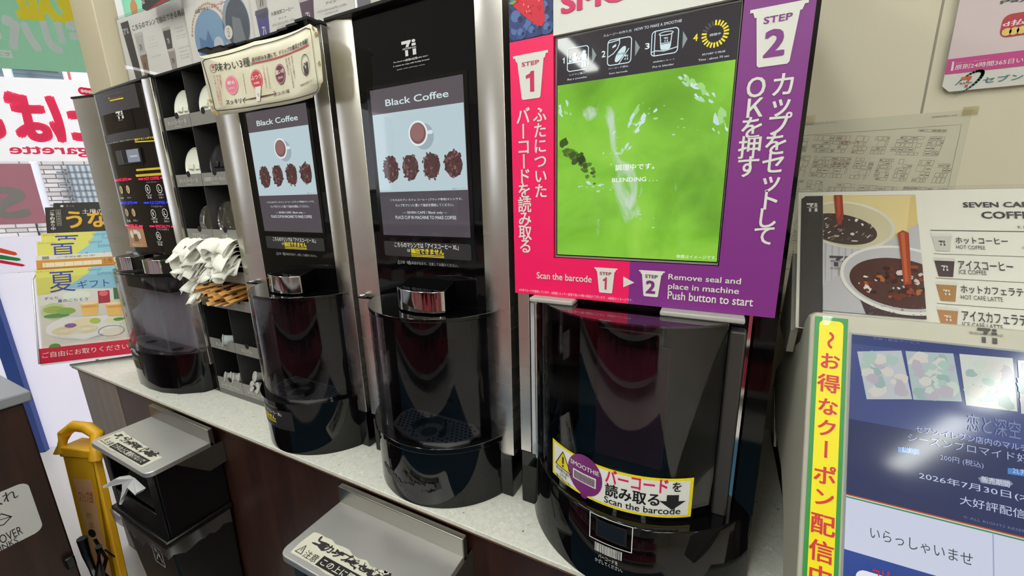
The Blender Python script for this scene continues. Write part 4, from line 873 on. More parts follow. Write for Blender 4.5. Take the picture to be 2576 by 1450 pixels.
# signboard with a window cut for the screen
YS = -.012; f4 = front(YS); PINK, PURP, SW = pr('#fb1a66', .35), pr('#84308a', .35), pr('#e6e6e1', .35)
X0, X1, ZB, ZU = -.2845, .0720, -.1585, .44
SX0, SX1, SZ0, SZ1 = -.2185, .0055, -.0985, .2035
xm = f4.px((1583, 700))[0]
m = MB()
SL = lambda a0, a1, b0, b1, mat: m.slab(f4, a0, b0, a1, b1, .008, mat)
SL(X0, SX0, ZB, SZ1, PINK); SL(SX0, xm, ZB, SZ0, PINK); SL(xm, X1, ZB, SZ0, PURP); SL(SX1, X1, SZ0, SZ1, PURP); SL(SX1, X1, SZ1, ZU, PURP)
SL(SX0, SX1, SZ1, ZU, SW); zfr = f4.px((1281, 108))[1]; SL(X0, SX0, zfr, ZU, pr('#1c2348', .35)); SL(X0, SX0, SZ1, zfr, PINK) if zfr > SZ1 + .001 else None
m.ptext(f4, 'SMOOTHIE', (1411, 38), (1905, -140), pr('#d92a66', .35), .0006, .06)
cupicon(m, f4, (1291, 143), (1379, 125), (1360, 246), (1313, 252), SW, .0006)
m.ptext(f4, 'STEP', (1313, 169), (1357, 150), pr('#cf3a5e', .35), .0010, .03); m.ptext(f4, '1', (1324, 233), (1344, 178), pr('#d22a5e', .35), .0010, .06)
cupicon(m, f4, (1888, 24), (2035, 0), (1985, 161), (1903, 170), SW, .0006)
m.ptext(f4, 'STEP', (1920, 62), (1995, 31), PURP, .0010, .03); m.ptext(f4, '2', (1918, 147), (1980, 68), PURP, .0010, .05)
m.vtext(f4, 'ふたについた', (1358, 288), (1361, 480), .0225, SW, .0006, .025, .95)
m.vtext(f4, 'バーコードを読み取る', (1316, 292), (1322, 619), .0245, SW, .0006, .025, .95)
m.vtext(f4, 'カップをセットして', (1971, 212), (1922, 592), .0265, SW, .0006, .025, .92)
m.vtext(f4, 'ＯＫを押す', (1902, 219), (1881, 419), .0270, SW, .0006, .025, .92)
m.ptext(f4, 'Scan the barcode', (1350.5, 700.8), (1489, 694), SW, .0006, .022)
cupicon(m, f4, (1495.5, 672.5), (1553.6, 676), (1540, 738.5), (1507, 735.5), SW, .0006); m.ptext(f4, 'STEP', (1509, 691.5), (1538.6, 685.5), pr('#9a3050', .35), .0010, .03); m.ptext(f4, '1', (1516.5, 728), (1527, 698), pr('#d0325a', .35), .0010, .06)
m.ppoly(f4, [(1568, 695.5), (1596, 711.5), (1568, 722.8)], SW, .0006)
cupicon(m, f4, (1608, 679), (1672.5, 683.4), (1655, 748), (1618.5, 745), SW, .0006); m.ptext(f4, 'STEP', (1623, 699.2), (1655, 692.5), pr('#4a2a50', .35), .0010, .03); m.ptext(f4, '2', (1624, 737.4), (1650, 706.6), PURP, .0010, .05)
m.ptext(f4, 'Remove seal and', (1681, 703), (1865, 700.5), SW, .0006, .022); m.ptext(f4, 'place in machine', (1680, 731), (1860, 725), SW, .0006, .022); m.ptext(f4, 'Push button to start', (1679, 752.5), (1896, 749.5), SW, .0006, .022)
m.ptext(f4, '※冷凍フルーツを使用しています。※店舗によって一部取り扱いの無い商品がございます。※画像はイメージです。', (1306, 732.5), (1592, 752), SW, .0006, .01, res=1)
sgn = m.build('signboard', t)
# fruit photograph at the top of the sign
m = MB(); r = random.Random(8)
for i, (x, y, q) in enumerate(((1330, 20, .013), (1278, 66, .011), (1330, 76, .014), (1288, 92, .011), (1362, 60, .010), (1375, 20, .012), (1300, 48, .0135), (1378, 80, .010), (1352, 90, .011), (1296, 6, .010), (1312, 98, .008), (1385, 48, .009), (1340, 97, .008), (1380, 98, .008))):
    c = f4.px((x, y)); 
    if c[1] - q < zfr: c = (c[0], zfr + q + .0005)
    c = (min(max(c[0], X0 + q), SX0 - q), c[1]); h = .0004 + i*.00004
    m.disc(f4, c, q, pr(('#2e3f7c', '#37508f', '#28376e')[i % 3], .4), h, n=20); m.disc(f4, (c[0] - q*.2, c[1] + q*.25), q*.55, pr('#5670ac', .4), h + .00001, n=14); m.disc(f4, (c[0] + q*.3, c[1] - q*.1), q*.28, pr('#1c2550', .4), h + .00002, n=8, jit=.3)
S_ = [(1292, 16), (1300, -30), (1330, -50), (1362, -30), (1370, 20), (1371, 55), (1364, 67), (1350, 64), (1318, 40)]
m.ppoly(f4, S_, pr('#d6203a', .35), .0012)
for i in range(34):
    x, y = 1302 + r.random()*62, -20 + r.random()*76
    if y < 20 + (x - 1300)*.7: c = f4.px((x, y)); m.disc(f4, c, .0011, pr('#f08a8a' if i % 2 else '#a3142c', .35), .0014, ry=.0016, n=7)
m.ppoly(f4, [(1280, 10), (1296, 2), (1301, 6), (1290, 14)], pr('#6fae3c', .4), .0016)
m.build('fruit_picture', sgn)
# screen
ys = YS + .005; f5 = front(ys)
m = MB(); m.slab(f5, SX0 + .0012, SZ0 + .0012, SX1 - .0012, SZ1 - .0012, .004, pr('#8f8a86', .3)); m.rect(f5, SX0 + .003, SZ0 + .004, SX1 - .002, SZ1 - .003, pr('#040404', .2), .0003)
SM, _n, _l, _p = new_mat('green_smoothie_video')
tcx = _n.new('ShaderNodeTexCoord'); nz = _n.new('ShaderNodeTexNoise'); nz.inputs['Scale'].default_value = 9; nz.inputs['Detail'].default_value = 5; nz.inputs['Distortion'].default_value = .6
cr = _n.new('ShaderNodeValToRGB'); cr.color_ramp.elements[0].position = .32; cr.color_ramp.elements[0].color = lin('#6aa32e'); cr.color_ramp.elements[1].position = .72; cr.color_ramp.elements[1].color = lin('#9fd84f')
e = cr.color_ramp.elements.new(.5); e.color = lin('#84c63c')
_l.new(tcx.outputs['Object'], nz.inputs['Vector']); _l.new(nz.outputs['Fac'], cr.inputs['Fac'])
n2 = _n.new('ShaderNodeTexNoise'); n2.inputs['Scale'].default_value = 16; n2.inputs['Detail'].default_value = 6; n2.inputs['Distortion'].default_value = 1.2
mp2 = _n.new('ShaderNodeMapping'); mp2.inputs['Location'].default_value = (3.3, 1.0, 7.7); mp2.inputs['Rotation'].default_value = (0, .7, 0); mp2.inputs['Scale'].default_value = (1.4, 1, .6)
_l.new(tcx.outputs['Object'], mp2.inputs['Vector']); _l.new(mp2.outputs['Vector'], n2.inputs['Vector'])
m2_ = _n.new('ShaderNodeMapRange'); m2_.inputs['From Min'].default_value = .62; m2_.inputs['From Max'].default_value = .72; _l.new(n2.outputs['Fac'], m2_.inputs['Value'])
mx = _n.new('ShaderNodeMix'); mx.data_type = 'RGBA'; mx.inputs[7].default_value = lin('#c3dbc0')
_l.new(m2_.outputs['Result'], mx.inputs[0]); _l.new(cr.outputs['Color'], mx.inputs[6]); _l.new(mx.outputs[2], _p.inputs['Emission Color'])
_p.inputs['Emission Strength'].default_value = .95; _p.inputs['Base Color'].default_value = (.004, .004, .004, 1); _p.inputs['Roughness'].default_value = .06
zh = f5.px((1620, 184))[1]
m.rect(f5, SX0 + .0045, SZ0 + .0055, SX1 - .003, zh, SM, .0006)
m.rect(f5, SX0 + .0045, zh, SX1 - .003, SZ1 - .004, em('#39353a', .9), .0006)
SP = em('#bcd9cf'); r = random.Random(12)
def splash(cx, cy, n, sx, sy, ang, big):
    for i in range(n):
        q = abs(r.gauss(0, .55)); t_ = r.choice((-1, 1)); x = q*t_*sx; y = r.gauss(0, .35)*sy
        c = f5.px((cx + x*math.cos(ang) - y*math.sin(ang), cy + x*math.sin(ang) + y*math.cos(ang))); k = big*(.3 + r.random())*(1.2 - min(q, 1))
        mm = em(r.choice(('#c4e0dc', '#b2dcae', '#a4d884', '#cfe6e6')), .95)
        P = [(c[0] + k*(1 + r.uniform(-.5, .5))*(math.cos(s)*math.cos(-ang)*1.7 - math.sin(s)*math.sin(-ang)*.7), c[1] + k*(1 + r.uniform(-.5, .5))*(math.cos(s)*math.sin(-ang)*1.7 + math.sin(s)*math.cos(-ang)*.7)) for s in [6.283*j/9 for j in range(9)]]
        if all(SX0 + .005 < a < SX1 - .003 and SZ0 + .006 < b < zh for a, b in P): m.poly(f5, P, mm, .0008 + i*3e-6)
splash(1590, 330, 26, 90, 34, -.95, .0040); splash(1745, 215, 22, 70, 34, .75, .0040); splash(1815, 300, 16, 40, 40, 1.1, .0040); splash(1500, 470, 16, 70, 20, .2, .0018); splash(1420, 270, 9, 40, 30, 1.2, .0022)
splash(1650, 300, 16, 160, 90, 0, .0013); splash(1600, 560, 12, 150, 60, 0, .0011)
for i in range(22):
    q = i/21; c = f5.px((1425 + 78*q + r.uniform(-8, 8), 372 + 80*q + r.uniform(-14, 14))); k = .0075*(1 - q*.72)
    m.disc(f5, c, k, em(r.choice(('#4f6e26', '#5c7f2c', '#3f5722')), .95), .0009 + i*4e-6, ry=k*.8, n=11, jit=.35)
c = f5.px((1462, 402)); m.disc(f5, c, .0062, em('#2f3f1c', .95), .00105, ry=.0058, n=14, jit=.25)
HW = em('#e2eef0'); HC = em('#cfe6ea'); LW = .0011
HT = lambda s, bl, tr, mat=HW, bold=.012, res=2: m.ptext(f5, s, bl, tr, mat, .0010, bold, res=res)
HT('スムージーの作り方', (1518, 94.5), (1589.6, 73.8)); HT('HOW TO MAKE A SMOOTHIE', (1596.5, 79), (1716, 48.2))
def ibox(tl, br):
    a0, b1 = f5.px(tl); a1, b0 = f5.px(br); m.outline(f5, m.rr(a0, b0, a1, b1, .004), LW, HC, .0010); return lambda x, y: (a0 + (a1-a0)*x, b0 + (b1-b0)*y)
g = ibox((1428, 124), (1480, 173))
L_ = lambda pts, w=LW, cl=False: m.outline(f5, pts, w, HC, .0012, cl); PF = lambda pts: m.poly(f5, pts, HC, .0012)
L_([g(.02, .36), g(.95, .36)], .0016); m.disc(f5, g(.36, .70), .0025, HC, .0012, n=12); PF([g(.25, .40), g(.48, .40), g(.48, .56), g(.42, .62), g(.30, .62), g(.25, .56)]); PF([g(.08, .40), g(.22, .40), g(.22, .47), g(.08, .50)]); L_([g(.12, .52), g(.16, .66)])
m.disc(f5, g(.80, .74), .0026, HC, .0012, n=12); PF([g(.70, .08), g(.79, .08), g(.79, .30), g(.81, .30), g(.81, .08), g(.90, .08), g(.92, .64), g(.86, .68), g(.74, .68), g(.68, .64)]); L_([g(.68, .62), g(.60, .44), g(.50, .54)])
g = ibox((1530, 103), (1587, 157))
L_([g(.02, .34), g(.25, .45), g(.42, .62), g(.50, .80), g(.50, .98)]); L_([g(.02, .90), g(.5, .95)]); L_([g(.5, .02), g(.9, .55)]); PF([g(.20, .66), g(.36, .72), g(.36, .82), g(.20, .74)])
C_ = [(.55 + .33*math.cos(s)*.62 - .14*math.sin(s)*.78, .38 + .33*math.cos(s)*.78*1.1 + .14*math.sin(s)*.62) for s in [6.283*j/20 for j in range(20)]]; PF([g(x, y) for x, y in C_])
a0, b0 = g(.70, .12); a1, b1 = g(.88, .32); logo(m, f5, a0, b0, a1, b1, HC, .0012, False)
m.text(f5, 'SMOOTHIE', *g(.42, .35), *g(.70, .43), em('#39353a', .9), .0016, .02, res=1)
g = ibox((1641, 81), (1704, 132))
L_([g(.12, .02), g(.12, .98)]); L_([g(.02, .16), g(.14, .20), g(.5, .14), g(.98, .22)]); L_([g(.32, .82), g(.36, .30)]); L_([g(.76, .82), g(.72, .30)]); m.ring(f5, g(.54, .84), .0085, .0010, HC, .0012, ry=.0024); PF([g(.34, .42), g(.74, .42), g(.72, .22), g(.64, .18), g(.44, .18), g(.36, .22)])
a0, b0 = g(.46, .50); a1, b1 = g(.62, .68); logo(m, f5, a0, b0, a1, b1, HC, .0012, False); L_([g(.36, .46), g(.73, .46)], .0008)
HT('1', (1416, 161), (1421, 145.5), HW, .03); HT('2', (1514, 145.6), (1524, 127.5), HW, .03); HT('3', (1622.7, 125.5), (1635, 107.8), HW, .03)
YL = em('#f2e23c'); HT('4', (1743.5, 105.5), (1756.5, 85), YL, .03)
for P in (((1490, 120), (1501, 139), (1490, 161)), ((1598.5, 100.7), (1610, 120), (1598, 142)), ((1718.6, 78.6), (1729.7, 98.3), (1716.5, 123.4))): m.ppoly(f5, P, em('#8f9a9a'), .0010)
c = f5.px((1799, 86)); R_ = f5.px((1799, 53))[1] - c[1]
for i in range(22):
    s = math.radians(90 - i*360/22); mt = YL if i < 18 else em('#5a5658'); m.seg(f5, (c[0] + R_*.70*math.cos(s), c[1] + R_*.70*math.sin(s)), (c[0] + R_*math.cos(s), c[1] + R_*math.sin(s)), .0019, mt, .0010)
HT('調理中', (1785, 92.6), (1813.5, 81.2))
for s, bl, tr in (('レジでご購入', (1433, 191.7), (1473, 180.9)), ('Buy a smoothie', (1428, 204.5), (1476.8, 191.3)), ('バーコード読込', (1531, 176.5), (1581, 163.5)), ('Scan barcode', (1532.5, 188), (1579, 176.7)), ('調理機にセット', (1643, 159), (1698, 146.9)), ('Put in blender', (1642, 172), (1696, 158.8)), ('約70秒で完成', (1766, 141), (1825, 126.3)), ('Time : about 70 sec', (1756.5, 155), (1835, 137.5))): HT(s, bl, tr)
HT('調理中です。', (1548, 430), (1647, 409.5), em('#f0f6ee'), .02); HT('BLENDING . . .', (1540, 459), (1655, 444), em('#f0f6ee'), .015); HT('映像はイメージです。', (1702, 649.5), (1804, 644.4), em('#eef6e0'), .01)
m.build('screen', t)
# shield, hinge, handles under the sign
yc4, r4 = .0973, .1773
sp4 = [(-.2455, .000)] + [(x, yc4 - math.sqrt(r4**2 - (x + .1)**2)) for x in [-.2455 + .2685*i/22 for i in range(23)]] + [(.0230, .000)]
si4 = [(-.2425, .000)] + [(x, yc4 - math.sqrt((r4 - .003)**2 - (x + .1)**2)) for x in [-.2425 + .2625*i/22 for i in range(23)]] + [(.0200, .000)]
DK = clear('dark_clear_acrylic', (.72, .71, .73), f0=.04, k=.75)
m = MB(); shell(m, sp4, si4, -.452, -.169, DK); m.prism_z(sp4, -.1690, -.1660, clear('shield_top_acrylic', (.55, .5, .58), f0=.10)); sh = m.build('shield', t)
AS = Arc(lambda x: yc4 - math.sqrt(max(r4**2 - (x + .1)**2, 1e-6)))
m = MB(); z0_, z1_ = AS.px((1560, 1288))[1], AS.px((1560, 1172))[1]
pl, pt_ = AS.px((1391, 1145)); prr = AS.px((1742, 1250))[0]
zb = (AS.px((1395, 1190))[1] + AS.px((1737, 1302))[1])/2; zt_ = (AS.px((1390, 1102))[1] + AS.px((1747, 1200))[1])/2
m.rect(AS, pl, zb, prr, zt_, pr('#f2e00e', .4), .0006, 20); m.rect(AS, pl + .004, zb + .004, prr - .004, zt_ - .004, pr('#ecebe8', .4), .0010, 20)
ST = lambda s, bl, tr, mat, bold=.03, res=3: m.ptext(AS, s, bl, tr, mat, .0014, bold, res=res)
ST('バーコード', (1523, 1212), (1683, 1204), pr('#d81e5c', .4), .04); ST('を', (1691, 1237), (1716, 1212), BLK, .04); ST('読み取る', (1522, 1245), (1661, 1240), BLK, .04); ST('Scan the barcode', (1520, 1262), (1713, 1276), BLK, .02)
cp = AS.px((1470, 1195)); m.disc(AS, cp, .0285, pr('#7a2a72', .4), .0014, ry=.0335, n=28); m.disc(AS, (cp[0], cp[1] - .034), .006, pr('#7a2a72', .4), .0013, n=12)
m.text(AS, 'SMOOTHIE', cp[0] - .0235, cp[1] + .009, cp[0] + .0235, cp[1] + .0165, WHITE, .0018, .02); m.rect(AS, cp[0] - .019, cp[1] - .014, cp[0] + .019, cp[1] + .003, WHITE, .0018, 6)
for i in range(26): a = cp[0] - .017 + i*.00133; m.rect(AS, a, cp[1] - .012, a + .0008, cp[1] + .001, pr('#5a2a56', .4), .0022)
w0 = AS.px((1417, 1160)); TR = [(w0[0] - .0155, w0[1] - .013), (w0[0] + .0155, w0[1] - .013), (w0[0], w0[1] + .017)]
m.poly(AS, TR, pr('#ecd816', .4), .0014); m.outline(AS, TR, .0014, BLK, .0018); m.seg(AS, (w0[0], w0[1] + .007), (w0[0], w0[1] - .003), .003, BLK, .0020); m.disc(AS, (w0[0], w0[1] - .008), .0019, BLK, .0020, n=10)
for i, s in enumerate(('読み取り前に', 'ふたを', '捨てないで!')): m.text(AS, s, w0[0] - (.0145 if i != 1 else .007), w0[1] - .0215 - i*.0075, w0[0] + (.0145 if i != 1 else .007), w0[1] - .0155 - i*.0075, BLK, .0014, .02, res=1)
q = AS.px((1692, 1262)); W_ = .0165
m.poly(AS, [(q[0] - W_*.45, q[1] + .011), (q[0] + W_*.45, q[1] + .011), (q[0] + W_*.45, q[1] + .001), (q[0] + W_, q[1] + .001), (q[0], q[1] - .013), (q[0] - W_, q[1] + .001), (q[0] - W_*.45, q[1] + .001)], BLK, .0014)
m.build('barcode_sticker', sh)
m = MB()
for z in (-.441, -.182): m.box(-.2555, -.238, -.016, .0, z - .012, z + .012, CLEAR)
m.tube([(-.250, -.009, -.454), (-.250, -.009, -.170)], .0026, STEEL, 8); m.tube([(-.250, -.009, -.172), (-.250, -.009, -.168)], .006, STEEL, 12); m.build('hinge', t)
m = MB(); m.box(-.2615, -.2545, -.004, .0, -.454, -.175, pr('#b9bac2', .4)); m.build('seal_strip', t)
LG = pr('#a9a6a2', .35)
for a0, a1 in ((-.252, -.182), (-.060, .040)):
    m = MB(); m.box(a0, a1, -.030, -.0005, -.1660, -.1590, LG); m.build('sign_bracket', t, .002)
m = MB(); m.box(.0245, .0440, -.022, -.0005, -.454, -.178, pr('#3a3836', .35)); m.build('shield_handle', t, .003)
# blender inside the bay
m = MB(); m.lathe([(.045, -.474), (.048, -.40), (.052, -.33), (.050, -.325)], pr('#1c1a1c', .3), (-.1, -.012, 0), n=28) if False else None
m.box(-.150, -.045, -.004, .0, -.42, -.22, pr('#3f1a2a', .35)); m.box(-.15, -.045, -.030, .0, -.454, -.42, BLACKP); m.box(-.14, -.055, -.035, .0, -.215, -.19, BLACKP); m.build('blender_cover', t, .003)
# base drum with the scanner
yb4, rb4 = .0896, .1895; AB = Arc(lambda x: yb4 - math.sqrt(max(rb4**2 - (x + .09)**2, 1e-6)) - .0018)
lo4 = dpts(-.09, yb4, .193, -.0002); hi4 = dpts(-.09, yb4, .187, -.0002)
m = MB(); m.loft([[(x, y, ZC) for x, y in lo4], [(x, y, -.456) for x, y in hi4], [(x, y + .002, -.4525) for x, y in dpts(-.09, yb4, .186, -.0022)]], BLACKG)
c = AB.px((1535, 1340)); wl = pr('#dcdcda', .4)
for d, z in ((1, 0),):
    a0, a1, b0, b1 = c[0] - .030, c[0] + .030, c[1] - .022, c[1] + .020
    pts = [(a0 + (a1-a0)*i/8, b0) for i in range(9)] + [(a1 - (a1-a0)*i/8, b1) for i in range(9)]; m.outline(AB, pts, .0013, wl, .0006)
    m.rect(AB, a0 + .009, b0 + .007, a1 - .007, b1 - .006, DARKGAP, .0005, 8); m.rect(AB, a0 + .012, b0 + .010, a1 - .010, b1 - .009, pr('#17141c', .05), .0008, 6)
c2 = AB.px((1530, 1388)); r = random.Random(3)
a = c2[0] - .020
while a < c2[0] + .020:
    w = r.choice((.0005, .0008, .0013)); m.rect(AB, a, c2[1] - .0075, a + w, c2[1] + .0075, wl, .0006); a += w + r.choice((.0006, .0009))
m.text(AB, 'バーコードを', c2[0] - .014, c2[1] - .0175, c2[0] + .014, c2[1] - .0105, wl, .0006, .0); m.text(AB, 'かざしてください。', c2[0] - .019, c2[1] - .0265, c2[0] + .021, c2[1] - .0195, wl, .0006, .0)
m.build('drip_base', t, .0012)
# ================================================================== lid and napkin rack between the left machines
RX0, RXM, RX1, RY = -1.3025, -1.1760, -1.0600, .012
rows = [(.300, .207, .177), (.177, .066, .035), (.035, -.075, -.107), (-.107, -.183, -.213), (-.213, -.262, -.291), (-.291, -.390, -.420), (-.420, -.513, -.549)]   # top, label top, label bottom
LABEL = pr('#85837f', .35); LTX = pr('#d6d4d0', .5)
rk2 = thing('lid_rack', 'black and steel rack of lids and napkins between the two left machines', 'rack', (-1.18, .2, ZC))
m = MB()
m.box(RX0, RX0 + .004, RY, .40, ZC, .303, BLACKM); m.box(RX1 - .004, RX1, RY, .40, ZC, .303, BLACKM); m.box(RX0 + .004, RX1 - .004, .30, .304, ZC, .303, BLACKM)
m.box(RX0 + .0041, RX1 - .0041, RY, .2999, ZC, -.5495, pr('#5c5b5c', .4))
m.box(RX0 + .0041, RXM - .0011, RY + .06, .2999, -.107, -.1065, BLACKM)
m.build('housing', rk2)
m = MB(); m.box(RX0 - .001, RX1 + .001, RY - .004, .305, .3031, .308, BLACKP); m.build('top_panel', rk2, .001)
m = MB(); m.box(RX1 + .0005, -1.0295, RY - .006, .30, ZC, .306, STEEL); m.build('side_panel', rk2, .0008)
m = MB(); m.box(RXM - .001, RXM + .001, RY + .001, .2995, -.549, .3028, pr('#3c3b3c', .4)); m.build('divider', rk2)
fr = front(RY)
names = [('ホットコーヒー Ⓡ', ''), ('ホットコーヒー Ⓛ', '水素焙煎コーヒー ホット'), ('アイスコーヒー', 'フタ'), ('ナプキン', 'ストロー'), ('シュガー', 'スティック'), ('ガムシロップ', 'カルシウム'), ('コーヒーフレッシュ', 'コーヒーミルク')]
for (zt_, l1, l0), nm in zip(rows, names):
    for k, (xa, xb) in enumerate(((RX0 + .0042, RXM - .0012), (RXM + .0012, RX1 - .0042))):
        m = MB(); m.box(xa, xb, RY, RY + .003, l0, l1, LABEL)
        xm_ = (xa + xb)/2
        m.disc(fr, (xm_ + .004, l1), .009, DARKGAP, .0004, ry=.008, n=14)
        if nm[k]:
            w = min(len(nm[k])*.0095, .088); m.text(fr, nm[k], xm_ - w/2 - .002, l0 + .010, xm_ + w/2, l0 + .0205, LTX, .0006, .02, res=2)
            m.text(fr, 'for this size', xm_ - .015, l0 + .004, xm_ + .015, l0 + .008, LTX, .0006, .0, res=1)
        m.loft([[(xa, RY + .003, l0 + .004), (xb, RY + .003, l0 + .004), (xb, RY + .003, l0 + .001), (xa, RY + .003, l0 + .001)], [(xa, .299, l0 + .012), (xb, .299, l0 + .012), (xb, .299, l0 + .009), (xa, .299, l0 + .009)]], BLACKM)
        m.build('label_tray', rk2)
# lids standing in their slots
def lid(name, label, cat, c, r, mat, dome=.012, tilt=.18, group=None, hub=True, stand=None, yaw=0.0):
    ax = Vector((-math.sin(yaw)*.9, -math.cos(tilt), math.sin(tilt))).normalized(); t = thing(name, label, cat, c, group)
    m = MB(); o = Vector(c)
    m.lathe([(r, -.002), (r*1.03, .000), (r*1.03, .004), (r*.98, .006), (r*.95, dome*.35), (r*.90, dome*.25), (r*.3, dome*.18), (.0005, dome*.18)], mat, o, ax, 36)
    m.lathe([(r*.985, -.0015), (r*.93, .0), (r*.88, dome*.05), (.0005, dome*.05)], mat, o, ax, 36)
    m.build('lid_shell', t)
    if hub:
        u = Vector((1, 0, 0)); v = ax.cross(u).normalized() * -1; q = o + ax*(dome*.2 + .001); mm = MB()
        P = lambda a, b, h: q + u*a*r + v*b*r + ax*h
        mm.hexa([P(-.62, -.05, 0), (P(-.1, -.05, 0)), P(-.1, .32, 0), P(-.62, .32, 0)], [P(-.58, -.02, .004), P(-.14, -.02, .004), P(-.14, .28, .004), P(-.58, .28, .004)], mat)
        mm.hexa([P(.08, -.02, 0), P(.55, -.02, 0), P(.55, .34, 0), P(.08, .34, 0)], [P(.12, .02, .003), P(.5, .02, .003), P(.5, .30, .003), P(.12, .30, .003)], mat); mm.build('drink_tab', t, .001)
    return t
WL, BLD = pr('#e6e7da', .45), pr('#1d1c1f', .3); CLL = clear('clear_lid_plastic', (.80, .82, .84), .08, .30, .7)
G = 'lids standing in the rack slots'
def slot(row, col, dxc, r, mat, lab, lab2, dome=.012, hub=True, n=2, name='cup_lid'):
    l1 = rows[row][1]; l0 = rows[row][2]; xc = (RX0 + RXM)/2 if col == 0 else (RXM + RX1)/2
    for k in range(n):
        c = (xc + dxc + .014*k, RY + .022 + .016*k, l0 + .0135 + r*1.0 + .004*k)
        lid(name, lab if k == 0 else lab2, 'cup lid', c, r, mat, dome, .16, G, hub and k == 0)
slot(0, 0, .006, .0395, WL, 'white cup lid in the top left slot of the rack, front of two', 'white cup lid behind the front one in the top left slot of the rack')
slot(0, 1, .0, .0395, WL, 'white cup lid in the top right slot partly behind the cream paper notice', 'white cup lid at the back of the top right slot behind the notice')
slot(1, 0, .006, .0420, WL, 'white cup lid in the second row left slot of the rack, front of two', 'white cup lid behind the front one in the second row left slot')
slot(1, 1, .0, .0420, BLD, 'black cup lid in the second row right slot of the rack, front one', 'black cup lid behind the front black lid in the rack')
slot(2, 0, .020, .0400, CLL, 'clear plastic lid with crinkled rim in the third row left slot', 'clear plastic lid behind the front one in the third row left slot', .016, False)
slot(2, 1, -.004, .0460, CLL, 'clear dome lid in the third row right slot, front one', 'clear dome lid behind the front one in the third row right slot', .024, False)
# soft pale containers in the lower slots
def tub(name, label, cat, c, r, h, mat, ax, group=None):
    m = MB(); m.lathe([(.0005, 0), (r*.72, 0), (r*.75, h*.08), (r*.95, h*.9), (r*1.12, h*.92), (r*1.12, h), (r*.4, h + .001), (.0005, h + .001)], mat, c, ax, 22)
    o = m.build(name); return tag(recentre(o, c), label, cat, group)
PALE = pr('#b9c2c4', .35); GREYW = pr('#b9b8b5', .45)
zb = rows[5][2] + .0135
tub('syrup_cup', 'pale syrup cup lying at the bottom of the sixth row left slot', 'syrup cup', (-1.208, .030, zb + .017), .015, .026, PALE, (-.55, -.8, .1), 'pale cups in the lower rack slots')
tub('syrup_cup', 'pale syrup cup standing upright behind the lying one in the sixth row', 'syrup cup', (-1.205, .066, zb + .006), .018, .034, PALE, (0, 0, 1), 'pale cups in the lower rack slots')
tub('syrup_cup', 'pale syrup cup on top of the upright one in the sixth row', 'syrup cup', (-1.203, .068, zb + .043), .015, .028, PALE, (0, 0, 1), 'pale cups in the lower rack slots')
zb = rows[6][2] + .0135
for i in range(4):
    tub('creamer_cup', ('small creamer cup in the bottom left slot, leftmost of four', 'small creamer cup in the bottom left slot, second of four', 'small creamer cup in the bottom left slot, third of four', 'small creamer cup in the bottom left slot nearest the divider')[i], 'creamer', (-1.262 + .021*i, .036 + .004*(i % 2), zb + .017 + .002*i), .0135, .022, GREYW, (-.35, -.85, .3), 'creamers in the bottom rack slot')
for i in range(3):
    tub('creamer_cup', ('striped creamer cup in the bottom right slot, lower left', 'striped creamer cup in the bottom right slot, lower right', 'striped creamer cup in the bottom right slot, upper one')[i], 'creamer', (-1.128 + .024*(i % 2), .034 + .012*(i//2), zb + .016 + .024*(i//2)), .0135, .022, GREYW, (-.2, -.9, .3), 'creamers in the bottom rack slot')
# paper napkins bursting out of the fourth row
NAP = noisy('napkin_paper', '#efefe6', '#f6f6ee', 30, .8)
r = random.Random(21)
def napkin(label, x0, w, z0, reach, hgt, seed, y0=None):
    r = random.Random(seed); m = MB(); y0 = RY - .001 if y0 is None else y0
    nu, nv = 22, 9; top = []; p1, p2, p3 = r.uniform(0, 6), r.uniform(0, 6), r.uniform(0, 6); k1, k2 = r.uniform(8, 13), r.uniform(17, 25)
    for j in range(nv + 1):
        b = j/nv; q = max(0, (b - .25)/.75)
        for i in range(nu + 1):
            a = i/nu; rf = math.sin(a*k1 + p1 + b*2)*.6 + math.sin(a*k2 + p2 - b*3)*.4
            x = x0 + w*(a - .5)*(1 + .10*b) + .006*q*math.sin(a*k2 + p3) + r.uniform(-1, 1)*.0012*q
            y = y0 + .03 - (reach*(.86 + .22*math.sin(a*5 + p3)) + .03)*b + .006*q*math.sin(a*k1*1.3 + p2)
            z = z0 + hgt*rf*q*.8 - .022*q*q + .012*math.sin(b*3.0) + r.uniform(-1, 1)*.0012*q
            top.append((x, y, z))
    n = nu + 1; fs = [(j*n + i, j*n + i + 1, (j+1)*n + i + 1, (j+1)*n + i) for j in range(nv) for i in range(nu)]
    m.add(top, fs, NAP); o = m.build('paper_napkin', ang=50)
    so = o.modifiers.new('thickness', 'SOLIDIFY'); so.thickness = .0009; so.offset = 0
    return tag(recentre(o, (x0, y0, z0)), label, 'napkin', 'white napkins in the rack')
ordn = ['lowest', 'second lowest', 'third', 'fourth', 'fifth', 'sixth', 'seventh', 'topmost']
z4t, z4b = rows[3][0] - .004, rows[3][1] + .002
for k in range(8):
    z = z4b + (z4t - z4b)*k/7.0
    napkin('white napkin bursting from the left of the rack drawer, %s of its pile' % ordn[k], RX0 + .052, .094, z, .044 + .010*math.sin(k*1.3) + (.012 if 2 < k < 6 else 0), .016, 40 + k)
    napkin('white napkin bursting from the right of the rack drawer, %s of its pile' % ordn[k], RXM + .054, .098, z + .003, .044 + .010*math.sin(k*1.7 + 1), .016, 60 + k)
for k in range(5):
    z = rows[4][1] + .006 + .0085*k
    napkin('small white paper sachet below the napkins, %s of five' % ['lowest', 'second', 'middle', 'fourth', 'top'][k], RX0 + .034, .050, z, .038 + .012*math.sin(k*2.0), .010, 90 + k)
